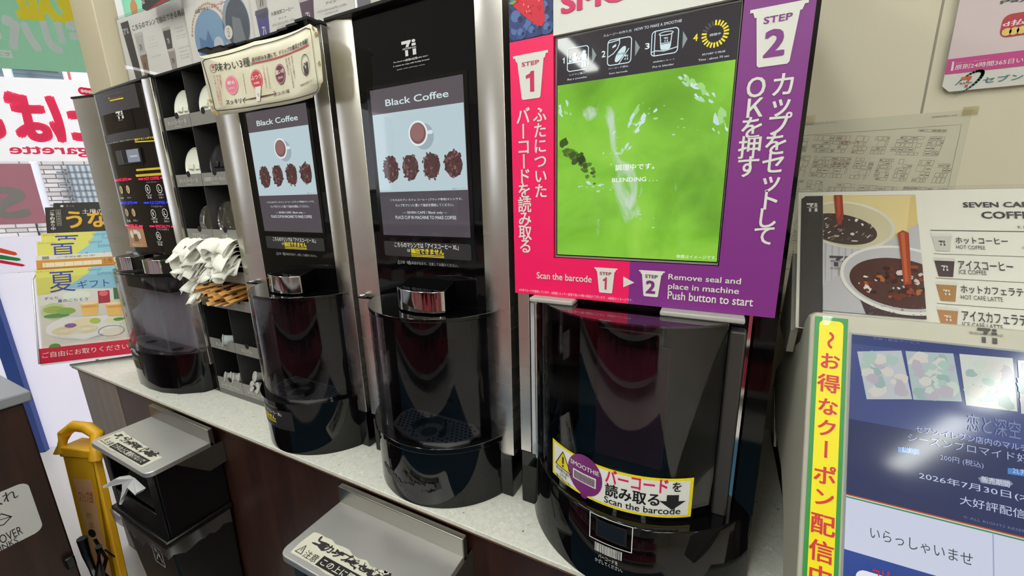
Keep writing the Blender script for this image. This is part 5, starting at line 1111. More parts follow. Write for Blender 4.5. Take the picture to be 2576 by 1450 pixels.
# brown sugar sticks in the fifth row
SUG, SUGD = noisy('kraft_paper', '#cf9650', '#d9a25c', 20, .6), pr('#3a2418', .6)
r = random.Random(33)
for k in range(20):
    a = k/19; row_ = k % 4
    x = -1.232 + .150*a + r.uniform(-.003, .003); z = rows[4][1] + .005 + .012*row_ + r.uniform(-.002, .002); yaw = -.45 + .5*a + r.uniform(-.2, .2); L = .085; w = .0085
    d = Vector((math.sin(yaw), -math.cos(yaw), -.10 + r.uniform(-.1, .1))).normalized(); s = Vector((math.cos(yaw), math.sin(yaw), 0)); u = s.cross(d)*-1
    p0 = Vector((x, RY + .030, z)) - d*.012; tw = r.uniform(-.5, .5); s2 = s*math.cos(tw) + u*math.sin(tw); u2 = u*math.cos(tw) - s*math.sin(tw)
    t_ = thing('sugar_stick', 'brown paper sugar stick fanned out of the rack below the napkins', 'sugar stick', p0, 'brown sugar sticks in the rack')
    rings = []
    for q, hw, hh in ((0, 1, .15), (.12, 1, .5), (.5, 1, .6), (.88, 1, .5), (1, 1, .1)):
        c = p0 + d*L*q; rings.append([c - s2*w*hw, c + u2*w*hh*.6, c + s2*w*hw, c - u2*w*hh*.6])
    m = MB(); m.loft(rings, SUG); m.build('wrapper', t_)
    m = MB(); c = p0 + d*L*.72 + u2*.0042; m.add([c - s2*.004 - d*.006, c + s2*.004 - d*.006, c + s2*.004 + d*.006, c - s2*.004 + d*.006], [(0, 1, 2, 3)], SUGD); m.build('printed_mark', t_)
# ------------------------------------------------------------------ cream notice clipped across the second machine
NY = lambda x: -.011 - .026*min(1.5, ((x + .85)/.18)**2)
fn = Arc(NY)
t = thing('flavour_notice', 'worn cream paper notice about three coffee strengths clipped across the second machine', 'notice', (-.85, -.02, .2))
NC = [(502, 142), (640, 104), (779, 60), (797, 72), (806, 130), (812, 205), (800, 232), (780, 247), (660, 272), (547, 291), (532, 284), (524, 240), (508, 165)]
q = [fn.px(p) for p in NC]; CRM = noisy('aged_cream_paper', '#d6cfb4', '#e0dac4', 14, .55, lo=.3, hi=.6)
E_ = []
for (a, b), (c, d) in zip(q, q[1:] + q[:1]):
    for i in range(8): E_.append((a + (c-a)*i/8, b + (d-b)*i/8))
m = MB(); ca = sum(p[0] for p in q)/len(q); cb = sum(p[1] for p in q)/len(q)
n = len(E_); rings_f = []; 
for s_ in (1.0, .66, .33): rings_f.append([(ca + (a-ca)*s_, cb + (b-cb)*s_) for a, b in E_])
vsf = [fn.at(a, b, .0) for R_ in rings_f for a, b in R_] + [fn.at(ca, cb, 0)]
fsf = [(k*n + i, k*n + (i+1) % n, (k+1)*n + (i+1) % n, (k+1)*n + i) for k in range(2) for i in range(n)] + [(2*n + i, 2*n + (i+1) % n, 3*n) for i in range(n)]
m.add(vsf, fsf, CRM); sh_ = m.build('paper_sheet', t); so = sh_.modifiers.new('thickness', 'SOLIDIFY'); so.thickness = .0008; so.offset = 1
m = MB()
BR = [(512, 150), (640, 118), (782, 70), (800, 190), (806, 208), (785, 240), (660, 264), (550, 281), (541, 275)]
BQ = [fn.px(p) for p in ((516, 150), (640, 116), (770, 71), (782, 74), (796, 180), (802, 222), (797, 232), (670, 262), (548, 279), (542, 275), (528, 215), (511, 157))]
def smooth_line(mb, pts, w, mat, h, closed):
    P = []
    for (a, b), (c, d) in zip(pts, pts[1:] + pts[:1]):
        for i in range(6): P.append((a + (c-a)*i/6, b + (d-b)*i/6))
    mb.outline(fn, P, w, mat, h, closed)
smooth_line(m, BQ, .0016, INK, .0012, True)
NT = lambda s, bl, tr, mat=INK, bold=.02, res=2: m.ptext(fn, s, bl, tr, mat, .0014, bold, res=res)
NT('味わい3種。', (545, 182), (635, 141.5), INK, .012, 3); m.qtext(fn, '自分好みを選んで、ドリップの奥深さを体験！', (635.8, 156.6), (776, 109), (635.3, 145), INK, .0014, .03)
a0, b0 = fn.px((636.5, 160)); a1, b1 = fn.px((777, 112.5)); RD = pr('#c2404a', .5)
for i in range(12): m.seg(fn, (a0 + (a1-a0)*i/12, b0 + (b1-b0)*i/12), (a0 + (a1-a0)*(i+1)/12, b0 + (b1-b0)*(i+1)/12), .0024, RD, .0013)
c = fn.px((537.5, 173)); m.ring(fn, c, .0085, .0007, INK, .0014); m.text(fn, 'I♥', c[0] - .004, c[1] - .001, c[0] + .004, c[1] + .006, RD, .0014, .0, res=1); m.text(fn, 'SEVEN', c[0] - .005, c[1] - .005, c[0] + .005, c[1] - .002, INK, .0014, .0, res=1)
for p, R_, col, s1, s2 in (((584.5, 214.5), .0185, '#e57a98', '軽め', 'LIGHT'), ((647, 201), .0190, '#cf3f52', 'ふつう', 'NORMAL'), ((706.3, 187), .0180, '#7a2f48', '濃いめ', 'STRONG')):
    c = fn.px(p); m.disc(fn, c, R_, pr(col, .5), .0012, n=30); m.ring(fn, c, R_*.92, .0008, pr('#e8e2d6', .5), .0015, n=30)
    w = .0052*len(s1); m.text(fn, s1, c[0] - w, c[1] + .000, c[0] + w, c[1] + .0085, pr('#efe9e0', .5), .0018, .03); m.text(fn, s2, c[0] - .009, c[1] - .0085, c[0] + .009, c[1] - .004, pr('#efe9e0', .5), .0018, .02, res=1)
for p, q_, k in (((613, 187.5), (620.7, 234.5), 10), ((672.8, 172.3), (681, 221.6), 11)):
    a = Vector(fn.px(p)); b = Vector(fn.px(q_))
    for i in range(k): c = a + (b-a)*i/(k-1); m.disc(fn, c, .0010, INK, .0014, n=8)
for s, p0, p1, col in (('甘い香り。', (555, 192), (559, 222), '#c2606e'), ('やさしい口当たりと', (548, 193), (560, 262), '#c2606e'), ('スッキリした味わい。', (540.5, 194), (556, 268), '#c2606e'), ('いつもの味わい。', (663, 168), (673, 224), '#c2485a'), ('芳ばしい香り、', (735.5, 145.5), (744, 200), '#6a3346'), ('飲みごたえのある', (728, 149), (739.5, 217), '#6a3346'), ('深い味わい。', (721.5, 152), (728.5, 192), '#6a3346')): m.vtext(fn, s, p0, p1, .0074, pr(col, .5), .0014, .01, .9)
NT('スッキリ', (571, 264.5), (607, 247)); NT('コク深', (699, 242), (729, 224))
smooth_line(m, [fn.px(p) for p in ((616, 252.5), (655, 243), (694, 236))], .0014, pr('#5a2c3a', .5), .0014, False)
m.outline(fn, [fn.px(p) for p in ((618.5, 246.5), (612.5, 252), (617, 259))], .0014, INK, .0014, False); m.outline(fn, [fn.px(p) for p in ((690, 230), (696.5, 235.3), (691.5, 243))], .0014, INK, .0014, False)
cq = [fn.px(p) for p in ((644, 220), (659, 216.5), (656.5, 254), (648, 256))]; m.poly(fn, cq, pr('#e6e2d6', .5), .0020); a, b = fn.px((652.5, 240)); m.text(fn, '7i', a - .002, b - .003, a + .002, b + .003, INK, .0024, .0, res=1)
c = fn.px((769.5, 164)); m.ring(fn, c, .0165, .0014, INK, .0014, ry=.0175); m.poly(fn, [(c[0] - .010, c[1] + .004), (c[0] - .007, c[1] - .014), (c[0] + .007, c[1] - .014), (c[0] + .010, c[1] + .004)], pr('#3c2a34', .5), .0014)
for dx_, dy_ in ((-.005, .002), (.003, .004), (.001, -.003)): m.disc(fn, (c[0] + dx_, c[1] + dy_), .003, pr('#c9bdb4', .5), .0018, n=6, jit=.3)
NT('アイスも選べる！', (754, 147), (781, 133), pr('#6a3346', .5), .0, 1); NT('本物を味わおう。', (756, 213), (794, 201.5), INK, .0); NT('SEVEN CAFÉ', (757, 228.5), (797, 210.5), INK, .03)
r = random.Random(5); ST_ = pr('#a88a52', .7)
for p in ((545, 285), (535, 272), (787, 238), (803, 215), (797, 85), (790, 70), (805, 160), (528, 255)):
    for i in range(3): c = fn.px((p[0] + r.uniform(-3, 3), p[1] + r.uniform(-3, 3))); m.disc(fn, c, .0015 + r.random()*.0025, ST_, .0010 + i*2e-5, n=9, jit=.5)
m.build('notice_print', t)
m = MB(); a, b = fn.px((520, 133)); 
for i in range(10):
    x = -1.012 + .034*i; m.box(x, x + .0341, NY(x) + .001, .0, ZT + .0002, ZT + .0045, BLACKP)
m.build('holder_edge', t)
# ------------------------------------------------------------------ paper notices in acrylic stands on top of the machines
PYP = .13; PAPER = backlit('#f2efea', .18)
def notice(label, xl, xr, z1, draw, ang, y=PYP):
    """xl, xr: left and right edge in metres along x; the stand is turned by ang degrees"""
    ca, sa = math.cos(math.radians(ang)), math.sin(math.radians(ang)); c0 = Vector(((xl + xr)/2, y, 0)); w = (xr - xl)/2
    F_ = lambda k: Fr(c0 + Vector((-sa, ca, 0))*k, (ca, sa, 0), (0, 0, 1))
    t = thing('acrylic_stand', label, 'notice stand', (c0.x, y, ZT + .0062), 'paper notices in acrylic stands on the machines')
    zb = ZT + .0062
    m = MB(); m.slab(F_(-.0005), -w - .004, zb, w + .004, z1 + .006, .002, CLEAR); m.slab(F_(.004), -w - .004, zb, w + .004, z1 + .004, .002, CLEAR)
    m.slab(F_(-.035), -w - .004, zb - .0001, w + .004, zb + .0025, .07, CLEAR); m.build('acrylic_holder', t)
    m = MB(); f = F_(.0025); f.w = w; m.slab(f, -w, zb + .003, w, z1, .0006, PAPER); draw(m, f); m.build('printed_paper', t); return t
DK_ = pr('#4b474a', .5); MID = pr('#8b8788', .5)
def cup(m, f, p, w, h, body, lidc, mark=True):
    c = f.px(p); m.poly(f, [(c[0] - w, c[1] + h), (c[0] - w*.72, c[1] - h), (c[0] + w*.72, c[1] - h), (c[0] + w, c[1] + h)], pr(body, .5), .0005)
    m.poly(f, [(c[0] - w*1.12, c[1] + h), (c[0] + w*1.12, c[1] + h), (c[0] + w*1.0, c[1] + h*1.28), (c[0] - w*1.0, c[1] + h*1.28)], pr(lidc, .5), .0006)
    if mark: m.text(f, '7i', c[0] - w*.3, c[1] - h*.35, c[0] + w*.3, c[1] + h*.2, pr('#d8d4cf' if body in ('#4b474a', '#5a3f56', '#4a4c8a') else '#5a5658', .5), .0009, .03, res=1)
def drawA(m, f):
    P = lambda s, bl, tr, mat=DK_, bold=.0, res=2: m.ptext(f, s, bl, tr, mat, .0006, bold, res=res)
    P('こちらのマシンで抽出できる商品', (335, 79), (463, 20.5), DK_, .02)
    m.ppoly(f, [(303, 59), (322, 52), (360, 200), (345, 206)], pr('#3e3a3c', .5), .0004); a0, b0 = f.px((311, 89)); a1, b1 = f.px((322, 70)); logo(m, f, a0, b0, a1, b1, pr('#cfcbc8', .5), .0008)
    cup(m, f, (355, 118), .020, .030, '#c3bfbb', '#d2cecb'); cup(m, f, (424, 102), .018, .026, '#4b474a', '#c9c5c2'); cup(m, f, (366, 164), .018, .028, '#8a7358', '#cfcbc8'); cup(m, f, (436, 152), .017, .024, '#a59a96', '#cfcbc8')
    for s, bl, tr in (('ホットコーヒー', (371, 97), (393, 88)), ('HOT COFFEE', (374, 103), (390, 97)), ('アイスコーヒー', (440, 76), (464, 64)), ('ICE COFFEE', (445, 82), (461, 75)), ('アイスカフェラテ', (448, 126), (476, 113)), ('ICE CAFÉ LATTE', (453, 133), (473, 124)), ('ホットカフェラテ', (383, 147), (405, 136)), ('Rサイズ 120円', (375, 114), (397, 106)), ('Lサイズ 170円', (376, 121), (397, 113)), ('Rサイズ 120円', (445, 94), (468, 84)), ('Lサイズ 180円', (446, 100), (468, 91)), ('Rサイズ 190円', (455, 143), (476, 133)), ('Lサイズ 240円', (456, 150), (476, 140))): P(s, bl, tr, MID, .01, 1)
notice('white menu notice with small cup pictures above the far left machine', -1.690, -1.345, .54, drawA, 3.8)
def drawB(m, f):
    P = lambda s, bl, tr, mat=DK_, bold=.0, res=2: m.ptext(f, s, bl, tr, mat, .0006, bold, res=res)
    P('お店で作る！', (492, 36), (527, 14), DK_, .02); P('スムージー', (531, 21), (568, -1), pr('#c8707c', .5), .05)
    c = f.px((530, 95)); r_ = .066; OR = pr('#c99a80', .5)
    for i in range(26): s = math.radians(12 + i*6.2); m.disc(f, (c[0] + (r_ + .010)*math.cos(s), c[1] + (r_ + .012)*math.sin(s)), .0036, OR, .0006, n=6, jit=.4)
    m.disc(f, c, r_, pr('#7fa3c4', .5), .0005, n=36, ry=r_); m.poly(f, [(c[0] - .05, c[1] - .038), (c[0] - .045, c[1] + .008), (c[0] - .02, c[1] - .005), (c[0] - .005, c[1] + .02), (c[0] + .008, c[1] - .01), (c[0] + .05, c[1] - .02), (c[0] + .05, c[1] - .038)], pr('#4f7ba6', .5), .0008); m.disc(f, (c[0] + .03, c[1] - .022), .02, pr('#c4ccd6', .5), .0009, n=16)
    c2 = f.px((594, 62)); m.disc(f, c2, .052, pr('#8ea5b8', .5), .0005, n=30, ry=.066); m.disc(f, (c2[0] + .006, c2[1]), .045, pr('#4a5360', .5), .0007, n=30, ry=.058); m.poly(f, [(c2[0] - .02, c2[1] - .05), (c2[0] - .01, c2[1] + .02), (c2[0] + .02, c2[1] + .01), (c2[0] + .03, c2[1] - .045)], pr('#7d828a', .5), .0009)
    b = f.px((576, 82)); m.disc(f, b, .016, pr('#d9d5cc', .5), .0012, n=22); m.text(f, '2', b[0] - .005, b[1] - .010, b[0] + .005, b[1] + .003, MID, .0016, .0); m.text(f, 'STEP', b[0] - .007, b[1] + .005, b[0] + .007, b[1] + .010, MID, .0016, .0, res=1)
notice('pinkish smoothie notice with two round pictures above the lid rack', -1.330, -1.060, .60, drawB, 3.0)
def drawC(m, f):
    P = lambda s, bl, tr, mat=DK_, bold=.0, res=2: m.ptext(f, s, bl, tr, mat, .0006, bold, res=res)
    cup(m, f, (665, 75), .022, .034, '#4a4c8a', '#5a5a6a'); cup(m, f, (775, 38), .022, .028, '#5a3f56', '#c9c5c6'); cup(m, f, (657, 2), .022, .036, '#b8b2ae', '#c9c5c2')
    P('水素焙煎コーヒー', (683, 42), (738, 14), DK_, .0); P('ホット', (702, 51), (721, 39)); P('HYDROGEN ROASTED COFFEE', (686, 68), (741, 46), MID, .0, 1); P('HOT REGULAR', (698, 73), (728, 60), MID, .0, 1); P('レギュラー', (696, 92), (712, 80), MID, .0)
    P('アイス', (820, 13), (845, -2)); P('HYDROGEN ROASTED COFFEE', (799, 34), (871, 8), MID, .0, 1); P('ICE REGULAR', (818, 38), (851, 24), MID, .0, 1)
notice('white notice with a purple hot cup and an iced cup above the second machine', -1.048, -.722, .60, drawC, 2.2)
def drawD(m, f):
    c = f.px((975, 3)); m.poly(f, [(c[0] - .02, c[1] + .06), (c[0] - .015, c[1] - .012), (c[0] + .015, c[1] - .012), (c[0] + .02, c[1] + .06)], pr('#4a4c8a', .5), .0005); m.text(f, '7i', c[0] - .007, c[1] - .006, c[0] + .007, c[1] + .006, pr('#d8d4cf', .5), .0009, .03)
    m.rect(f, -f.w + .003, ZT + .01, -f.w + .040, .55, pr('#77737c', .5), .0004)
notice('grey edged notice with a purple cup above the third machine', -.712, -.47, .56, drawD, 0)
# dark price card hanging at the very top left
t = thing('hanging_card', 'dark red and black card hanging at the top edge above the menu notices', 'price card', (-1.5, .1, .62))
fh_ = front(.10); m = MB(); q = [fh_.px(p) for p in ((352, -40), (358, 22), (368, 27), (440, -6), (440, -40))]
m.loft([[fh_.at(a, b, 0) for a, b in q], [fh_.at(a, b, -.002) for a, b in q]], pr('#2b262a', .4)); m.ppoly(fh_, [(372, 26), (438, -4), (440, -20), (400, 4)], pr('#8a2734', .4), .0005); m.ptext(fh_, 'S', (358, 12), (364, 0), pr('#d5d2d0', .5), .0006, .02); m.build('card', t)
m = MB(); a, b = fh_.px((400, -40)); m.tube([fh_.at(a, b, -.001), fh_.at(a, CEIL - .001, -.001)], .0012, pr('#cfcfd2', .4), 6); m.build('hanging_wire', t)
# ================================================================== multi-function copier on the right
TH = math.radians(25); P0 = Vector((0, -.02, -.165)); fd = Fr(P0, (1, 0, 0), (0, math.sin(TH), math.cos(TH)))
HOUS = noisy('cream_housing', '#b9b6a6', '#bfbcad', 4, .45); SHADEB = pr('#55534f', .5)  # dark grey: shade under the screen head put into the cabinet's colour
t = thing('copier', 'cream multi-function copier with a tilted touch screen at the lower right', 'copier', (.35, .05, FLOOR))
prof = [(p.y, p.z) for p in (fd.at(0, .020, 0), fd.at(0, .023, -.012), fd.at(0, .018, -.03))] + [(.028, -.194), (.098, -.235), (.185, -.300), (.193, -.345), (.140, -.375), (.028, -.388)]
lowf = fd.at(0, -.40, 0); lowb = fd.at(0, -.40, -.05)
prof2 = prof[:3] + [(.028, -.194), (.098, -.235), (.185, -.300), (.193, -.345), (.140, -.375), (.028, -.388), (-.03, -.42), (lowb.y, lowb.z), (lowf.y, lowf.z)]
m = MB(); XL = .1075; xs = ((XL + .014, .93), (XL + .003, .985), (XL, 1.0))
def ins(k):
    cy = sum(a for a, b in prof2)/len(prof2); cz = sum(b for a, b in prof2)/len(prof2)
    return [(cy + (a-cy)*k, cz + (b-cz)*k) for a, b in prof2]
m.loft([[(XL, a, b) for a, b in ins(.972)], [(XL + .006, a, b) for a, b in ins(1.0)], [(.62, a, b) for a, b in ins(1.0)]], HOUS); hs = m.build('screen_housing', t, .0015)
m = MB()
for i in range(9):
    y = .168 - .006*i; z = -.330 - .0050*i; m.hexa([(XL - .0012, y, z), (XL + .002, y, z), (XL + .002, y - .024, z - .026), (XL - .0012, y - .024, z - .026)], [(XL - .0012, y, z + .0018), (XL + .002, y, z + .0018), (XL + .002, y - .024, z - .0242), (XL - .0012, y - .024, z - .0242)], pr('#a8a598', .5))
m.build('vent', hs)
m = MB(); m.box(.155, .62, .0, .44, FLOOR + .02, -.43, SHADEB); m.box(.150, .62, -.06, .44, FLOOR, -.62, HOUS); m.build('cabinet', t, .006)
m = MB(); m.box(.157, .62, .21, .44, -.43, -.20, HOUS); m.build('scanner_body', t, .01)
# screen
EC = lambda h, k=1.0: em(h, k, .085)
a0 = (.1455 + .1465)/2; b0 = -.0015; aR = .46; bB = -.34
m = MB(); m.rect(fd, a0 - .002, bB - .002, aR + .002, b0 + .002, pr('#8d8f92', .2), .0006)
NV = EC('#33406e', .62); m.rect(fd, a0, -.173, aR, b0, EC('#4c5a92', .72), .0010)
m.rect(fd, a0, -.173, aR, -.095, EC('#3a4470', .66), .0012); m.rect(fd, a0, -.012, aR, b0, EC('#3f4f8a', .66), .0012)
CARDS = ([(2155, 885), (2266, 883), (2293, 1005), (2179, 1005)], [(2276, 884), (2396, 890), (2418, 1011), (2296, 1006)], [(2411, 891), (2545, 902), (2557, 1036), (2428, 1020)], [(2557, 907), (2680, 915), (2690, 1050), (2566, 1041)])
r = random.Random(17)
for k, q in enumerate(CARDS):
    Q = [Vector(fd.px(p)) for p in q]; m.poly(fd, Q, EC(('#b7bcc0', '#a9b8b8', '#c6cbc2', '#c3c8c4')[k], .95), .0016)
    bl = lambda x, y: Q[3]*(1-x)*(1-y) + Q[2]*x*(1-y) + Q[1]*x*y + Q[0]*(1-x)*y
    for i in range(26):
        c = bl(.12 + .76*r.random(), .12 + .76*r.random()); m.disc(fd, c, .003 + .0035*r.random(), EC(r.choice(('#a9c2b8', '#c3cfc4', '#b5aeb8', '#d0ccc4', '#98b2ac')), .9), .0018 + i*4e-6, n=10, jit=.3)
DT = lambda s, bl, tr, mat, bold=.0, res=2: m.ptext(fd, s, bl, tr, mat, .0020, bold, res=res)
LT = EC('#aab6d8', .9); LG2 = EC('#c3cbe2', .95)
m.text(fd, '恋と深空', .2393, -.0860, .2758, -.0690, EC('#8f9fc6', .62), .0020); m.text(fd, 'セブン-イレブン店内のマルチコピー機', .2004, -.0965, .3050, -.0896, LT, .0020)
m.text(fd, 'シーズンブロマイド好評配信', .1943, -.1068, .3072, -.0985, LT, .0020)
m.ppoly(fd, [(2256, 1124), (2310, 1130), (2311, 1144), (2257, 1137)], EC('#4f8fd8', .8), .0016); DT('L判', (2268, 1137), (2300, 1128), LG2); DT('200円 (税込)', (2362, 1159), (2471, 1163), LT, .0); m.ppoly(fd, [(2532, 1177), (2640, 1192), (2640, 1208), (2532, 1192)], EC('#4f8fd8', .8), .0016); DT('2L判', (2544, 1190), (2580, 1182), LG2)
m.ppoly(fd, [(2458, 1202), (2468, 1199), (2536, 1208), (2546, 1217), (2536, 1225), (2466, 1215)], EC('#8f98b0', .8), .0016); DT('販売期間', (2466, 1212), (2536, 1211), EC('#e0e4ee', .9))
DT('2026年7月30日(木)', (2309, 1206), (2610, 1250), LG2, .0); DT('大好評配信中', (2412, 1268), (2610, 1290), LG2, .0); DT('© ALL RIGHTS RESERVED', (2420, 1302), (2610, 1341), EC('#7f8bb4', .7), -.005, 1); DT('写真・配信サービス', (2194, 855), (2312, 861), EC('#7f8bb4', .7), -.005, 1)
b1 = fd.px((2127, 1243))[1]; b1 = -.173
for k, c in enumerate(('#c8562f', '#d9dccf', '#2f8a55')): m.rect(fd, a0, b1 - .0012*k - .0012, aR, b1 - .0012*k, em(c, .8), .0014)
m.rect(fd, a0, -.228, aR, b1 - .0036, EC('#c9cfe2', .95), .0010); m.rect(fd, .2555, -.226, .2565, b1 - .004, EC('#a2abc6', .9), .0014)
DT('いらっしゃいませ', (2187, 1353), (2444, 1393), EC('#4a4a52', .8), -.004)
m.rect(fd, a0, bB, aR, -.228, EC('#2c4a9a', .85), .0010); a_, b_ = fd.px((2152, 1428)); m.rrect(fd, a_, bB, a_ + .25, b_, .008, EC('#e6e6ee', .95), .0014); DT('コピー', (2192, 1462), (2260, 1444), EC('#c42a3a', .9), .03)
m.build('touch_screen', hs)
a0_, b0_ = fd.px((2458, 862)); a1_, b1_ = fd.px((2508, 829)); m = MB(); GD = pr('#4d4a4a', .5); logo(m, fd, a0_, b0_, a1_, b1_, GD, .0008, False); m.text(fd, 'SEVEN&i HOLDINGS', a0_ - .006, b0_ + .008, a1_ + .004, b0_ + .0105, GD, .001, .0, res=1); m.build('emblem', hs)
# long coupon strip stuck down the left edge of the housing
t2 = thing('coupon_strip', 'green edged yellow strip with red lettering down the copier screen edge', 'sign', fd.at(.125, -.1, .001), None)
m = MB(); ga0, ga1 = .1115, .1420
m.slab(Fr(P0 + fd.n*.0012, fd.u, fd.v), ga0, -.36, ga1, .0155, .0010, pr('#2f8f45', .35)); f2 = Fr(P0 + fd.n*.0012, fd.u, fd.v)
m.poly(f2, [(a, b) for a, b in MB().rr(ga0 + .004, -.37, ga1 - .004, .0115, .005)], pr('#f0e212', .35), .0004)
RDS = pr('#cf2f3c', .4)
for ch, p, sz in (('〜', (2092, 857), .020), ('お', (2085.6, 909), .020), ('得', (2083, 965), .0215), ('な', (2078, 1023), .020), ('ク', (2073, 1076), .020), ('ー', (2068.5, 1129), .0215), ('ポ', (2064, 1193.6), .0215), ('ン', (2060, 1249), .020), ('配', (2055.6, 1316), .0225), ('信', (2051, 1383), .0225), ('中', (2045, 1446), .0225)):
    c = f2.px(p); c = ((ga0 + ga1)/2, c[1]); m.char(f2, ch, c, sz, RDS, .0008, .03, 1.0)
m.build('strip_sheet', t2)
m = MB(); m.rect(f2, .118, .006, .131, .0165, CLEAR, .0014); m.build('clear_tape', t2)
# menu in an acrylic stand leaning on the copier
TM = math.radians(35); PM = Vector((.097, .15, -.007)); fm = Fr(PM, (1, 0, 0), (0, math.sin(TM), math.cos(TM)))
t = thing('menu_stand', 'coffee menu in a clear acrylic stand leaning on top of the copier', 'menu stand', (.3, .08, -.2))
m = MB(); m.slab(Fr(PM + fm.n*.0035, fm.u, fm.v), -.0, -.214, .40, .0, .0025, CLEAR); m.slab(Fr(PM - fm.n*.004, fm.u, fm.v), .0, -.214, .40, .0, .003, CLEAR)
m.build('acrylic_holder', t, .0008)
for x in (.0, .390):
    m = MB(); A_ = fm.at(x, -.212, -.0072); B_ = fm.at(x, -.10, -.0072); m.loft([[A_, B_, Vector((B_.x, B_.y + .03, A_.z - .02)), Vector((A_.x, A_.y + .012, A_.z - .035))], [v + Vector((.008, 0, 0)) for v in (A_, B_, Vector((B_.x, B_.y + .03, A_.z - .02)), Vector((A_.x, A_.y + .012, A_.z - .035)))]], pr('#a7a398', .4)); m.build('support_leg', t)
PW = pr('#e6e4d8', .4); m = MB(); m.slab(fm, .004, -.211, .392, -.004, .0008, PW)
T2 = lambda s, bl, tr, mat=pr('#3a343c', .5), bold=.0, res=2: m.ptext(fm, s, bl, tr, mat, .0008, bold, res=res)
ax0 = .0075; axb = .0325; axp = .1315
m.poly(fm, [(.0075, -.210), (.0325, -.210), (.0325, -.0105), (.0125, -.0105), (.0075, -.0155)], pr('#2b2725', .4), .0004)
a0, b0 = fm.px((2028.5, 534)); a1, b1 = fm.px((2056.5, 512)); logo(m, fm, a0, b0, a1, b1, pr('#e2dfd6', .4), .0008, True)
pa0, pa1, pb0, pb1 = .0326, .1312, -.1845, -.0105
m.rect(fm, pa0, pb0, pa1, pb1, pr('#b9b8bc', .4), .0003)
def clipped(pts):
    def cl(P, f, inter):
        out = []
        for i in range(len(P)):
            a, b = P[i], P[(i+1) % len(P)]
            if f(a): out.append(a)
            if f(a) != f(b): out.append(inter(a, b))
        return out
    for ax_, lim, sg in ((0, pa0, 1), (0, pa1, -1), (1, pb0, 1), (1, pb1, -1)):
        if not pts: return pts
        pts = cl(pts, lambda p: (p[ax_] - lim)*sg >= 0, lambda a, b: tuple(a[k] + (b[k]-a[k])*((lim - a[ax_])/(b[ax_]-a[ax_])) for k in (0, 1)))
    return pts
def pc(pts, mat, h):
    q = clipped(pts)
    if len(q) > 2: m.poly(fm, q, mat, h)
def pe(p, rx, ry, mat, h, rot=0.0, n=40, jit=0.0, rr_=random.Random(3)):
    c = fm.px(p) if p[0] > 5 else p; pc([(c[0] + rx*(1 + rr_.uniform(-jit, jit))*math.cos(s)*math.cos(rot) - ry*math.sin(s)*math.sin(rot), c[1] + rx*math.cos(s)*math.sin(rot) + ry*(1 + rr_.uniform(-jit, jit))*math.sin(s)*math.cos(rot)) for s in [6.28319*i/n for i in range(n)]], mat, h)
PQ = lambda pts: [fm.px(p) for p in pts]
pc(PQ([(2070, 494), (2303, 492), (2311, 563), (2215, 622), (2070, 722)]), pr('#e2cf94', .4), .0004)
pc(PQ([(2290, 494), (2303, 492), (2312, 565), (2280, 590)]), pr('#d8bf7e', .4), .00045)
# hot cup
rimc = fm.px((2130, 560)); RX_, RY_ = .0500, .0235
pc(PQ([(2020, 600), (2225, 590), (2170, 712), (2020, 760)]), pr('#c9c8cc', .4), .0006)
for i in range(7): x = 2074 + i*17; pc(PQ([(x, 612), (x + 5, 612), (x + 3 - i*1.0, 712 - i*8), (x - i*1.0, 712 - i*8)]), pr('#b2b1b8', .4), .0008)
pe((2130, 566), .0505, .0360, pr('#dedccf', .4), .0010, -.25); pe((2128, 566), .0475, .0330, pr('#c6bd9c', .4), .0012, -.25)
pe((2113, 577), .0395, .0225, pr('#352420', .4), .0014, -.28)
r = random.Random(44)
for i in range(60):
    q = r.random()*6.28; k = math.sqrt(r.random()); c = fm.px((2110 + 100*k*math.cos(q)*.92, 577 + 34*k*math.sin(q) + 30*k*math.cos(q)*.3)); pe(c, .0008 + .0028*r.random()**2, .0006 + .0015*r.random()**2, pr(r.choice(('#d8d2cc', '#8a6f5c', '#b9a693', '#5a4238', '#e6e2de')), .3), .0016 + i*2e-6, r.random(), 8, .3, r)
pc(PQ([(2097, 490), (2118, 490), (2121, 540), (2116, 566), (2106, 568), (2101, 545)]), pr('#8f3420', .3), .0018); pc(PQ([(2103, 494), (2112, 494), (2114, 540), (2107, 552)]), pr('#b5492c', .3), .0019)
a0, b0 = fm.px((2086, 671)); a1, b1 = fm.px((2139, 650)); logo(m, fm, a0, b0, a1, b1 + .002, pr('#3a363c', .4), .0014, True); m.text(fm, 'SEVEN CAFÉ', a0, b0 - .004, a1, b0 - .0012, pr('#3a363c', .4), .0014, .0, res=1)
# iced cup
pc(PQ([(2215, 622), (2311, 563), (2330, 810), (2068, 785), (2068, 722)]), pr('#b4b3b8', .4), .0020)
pc(PQ([(2140, 700), (2345, 745), (2330, 815), (2180, 800)]), pr('#38232a', .35), .0024)
pe((2262, 705), .0600, .0460, pr('#dcd9d2', .4), .0026, -.22); pe((2262, 704), .0560, .0420, pr('#b5b4b8', .4), .0028, -.22)
pe((2258, 714), .0485, .0330, pr('#47231e', .3), .0030, -.2)
for i in range(80):
    q = r.random()*6.28; k = math.sqrt(r.random()); c = fm.px((2255 + 96*k*math.cos(q), 711 + 40*k*math.sin(q))); s = .0012 + .005*r.random()**2
    pe(c, s, s*.6, pr(r.choice(('#6e2c1c', '#8f3f22', '#d9d4d0', '#2c1616', '#a8602f', '#5a2620', '#c9c2be', '#3a1c1a')), .25), .0032 + i*3e-6, r.random()*3, 6, .4, r)
for i in range(30):
    c = fm.px((2185 + 140*r.random(), 772 + 26*r.random())); pe(c, .0005 + .0007*r.random(), .0006, pr('#8a6a66', .3), .0032 + i*3e-6, 0, 6, .3, r)
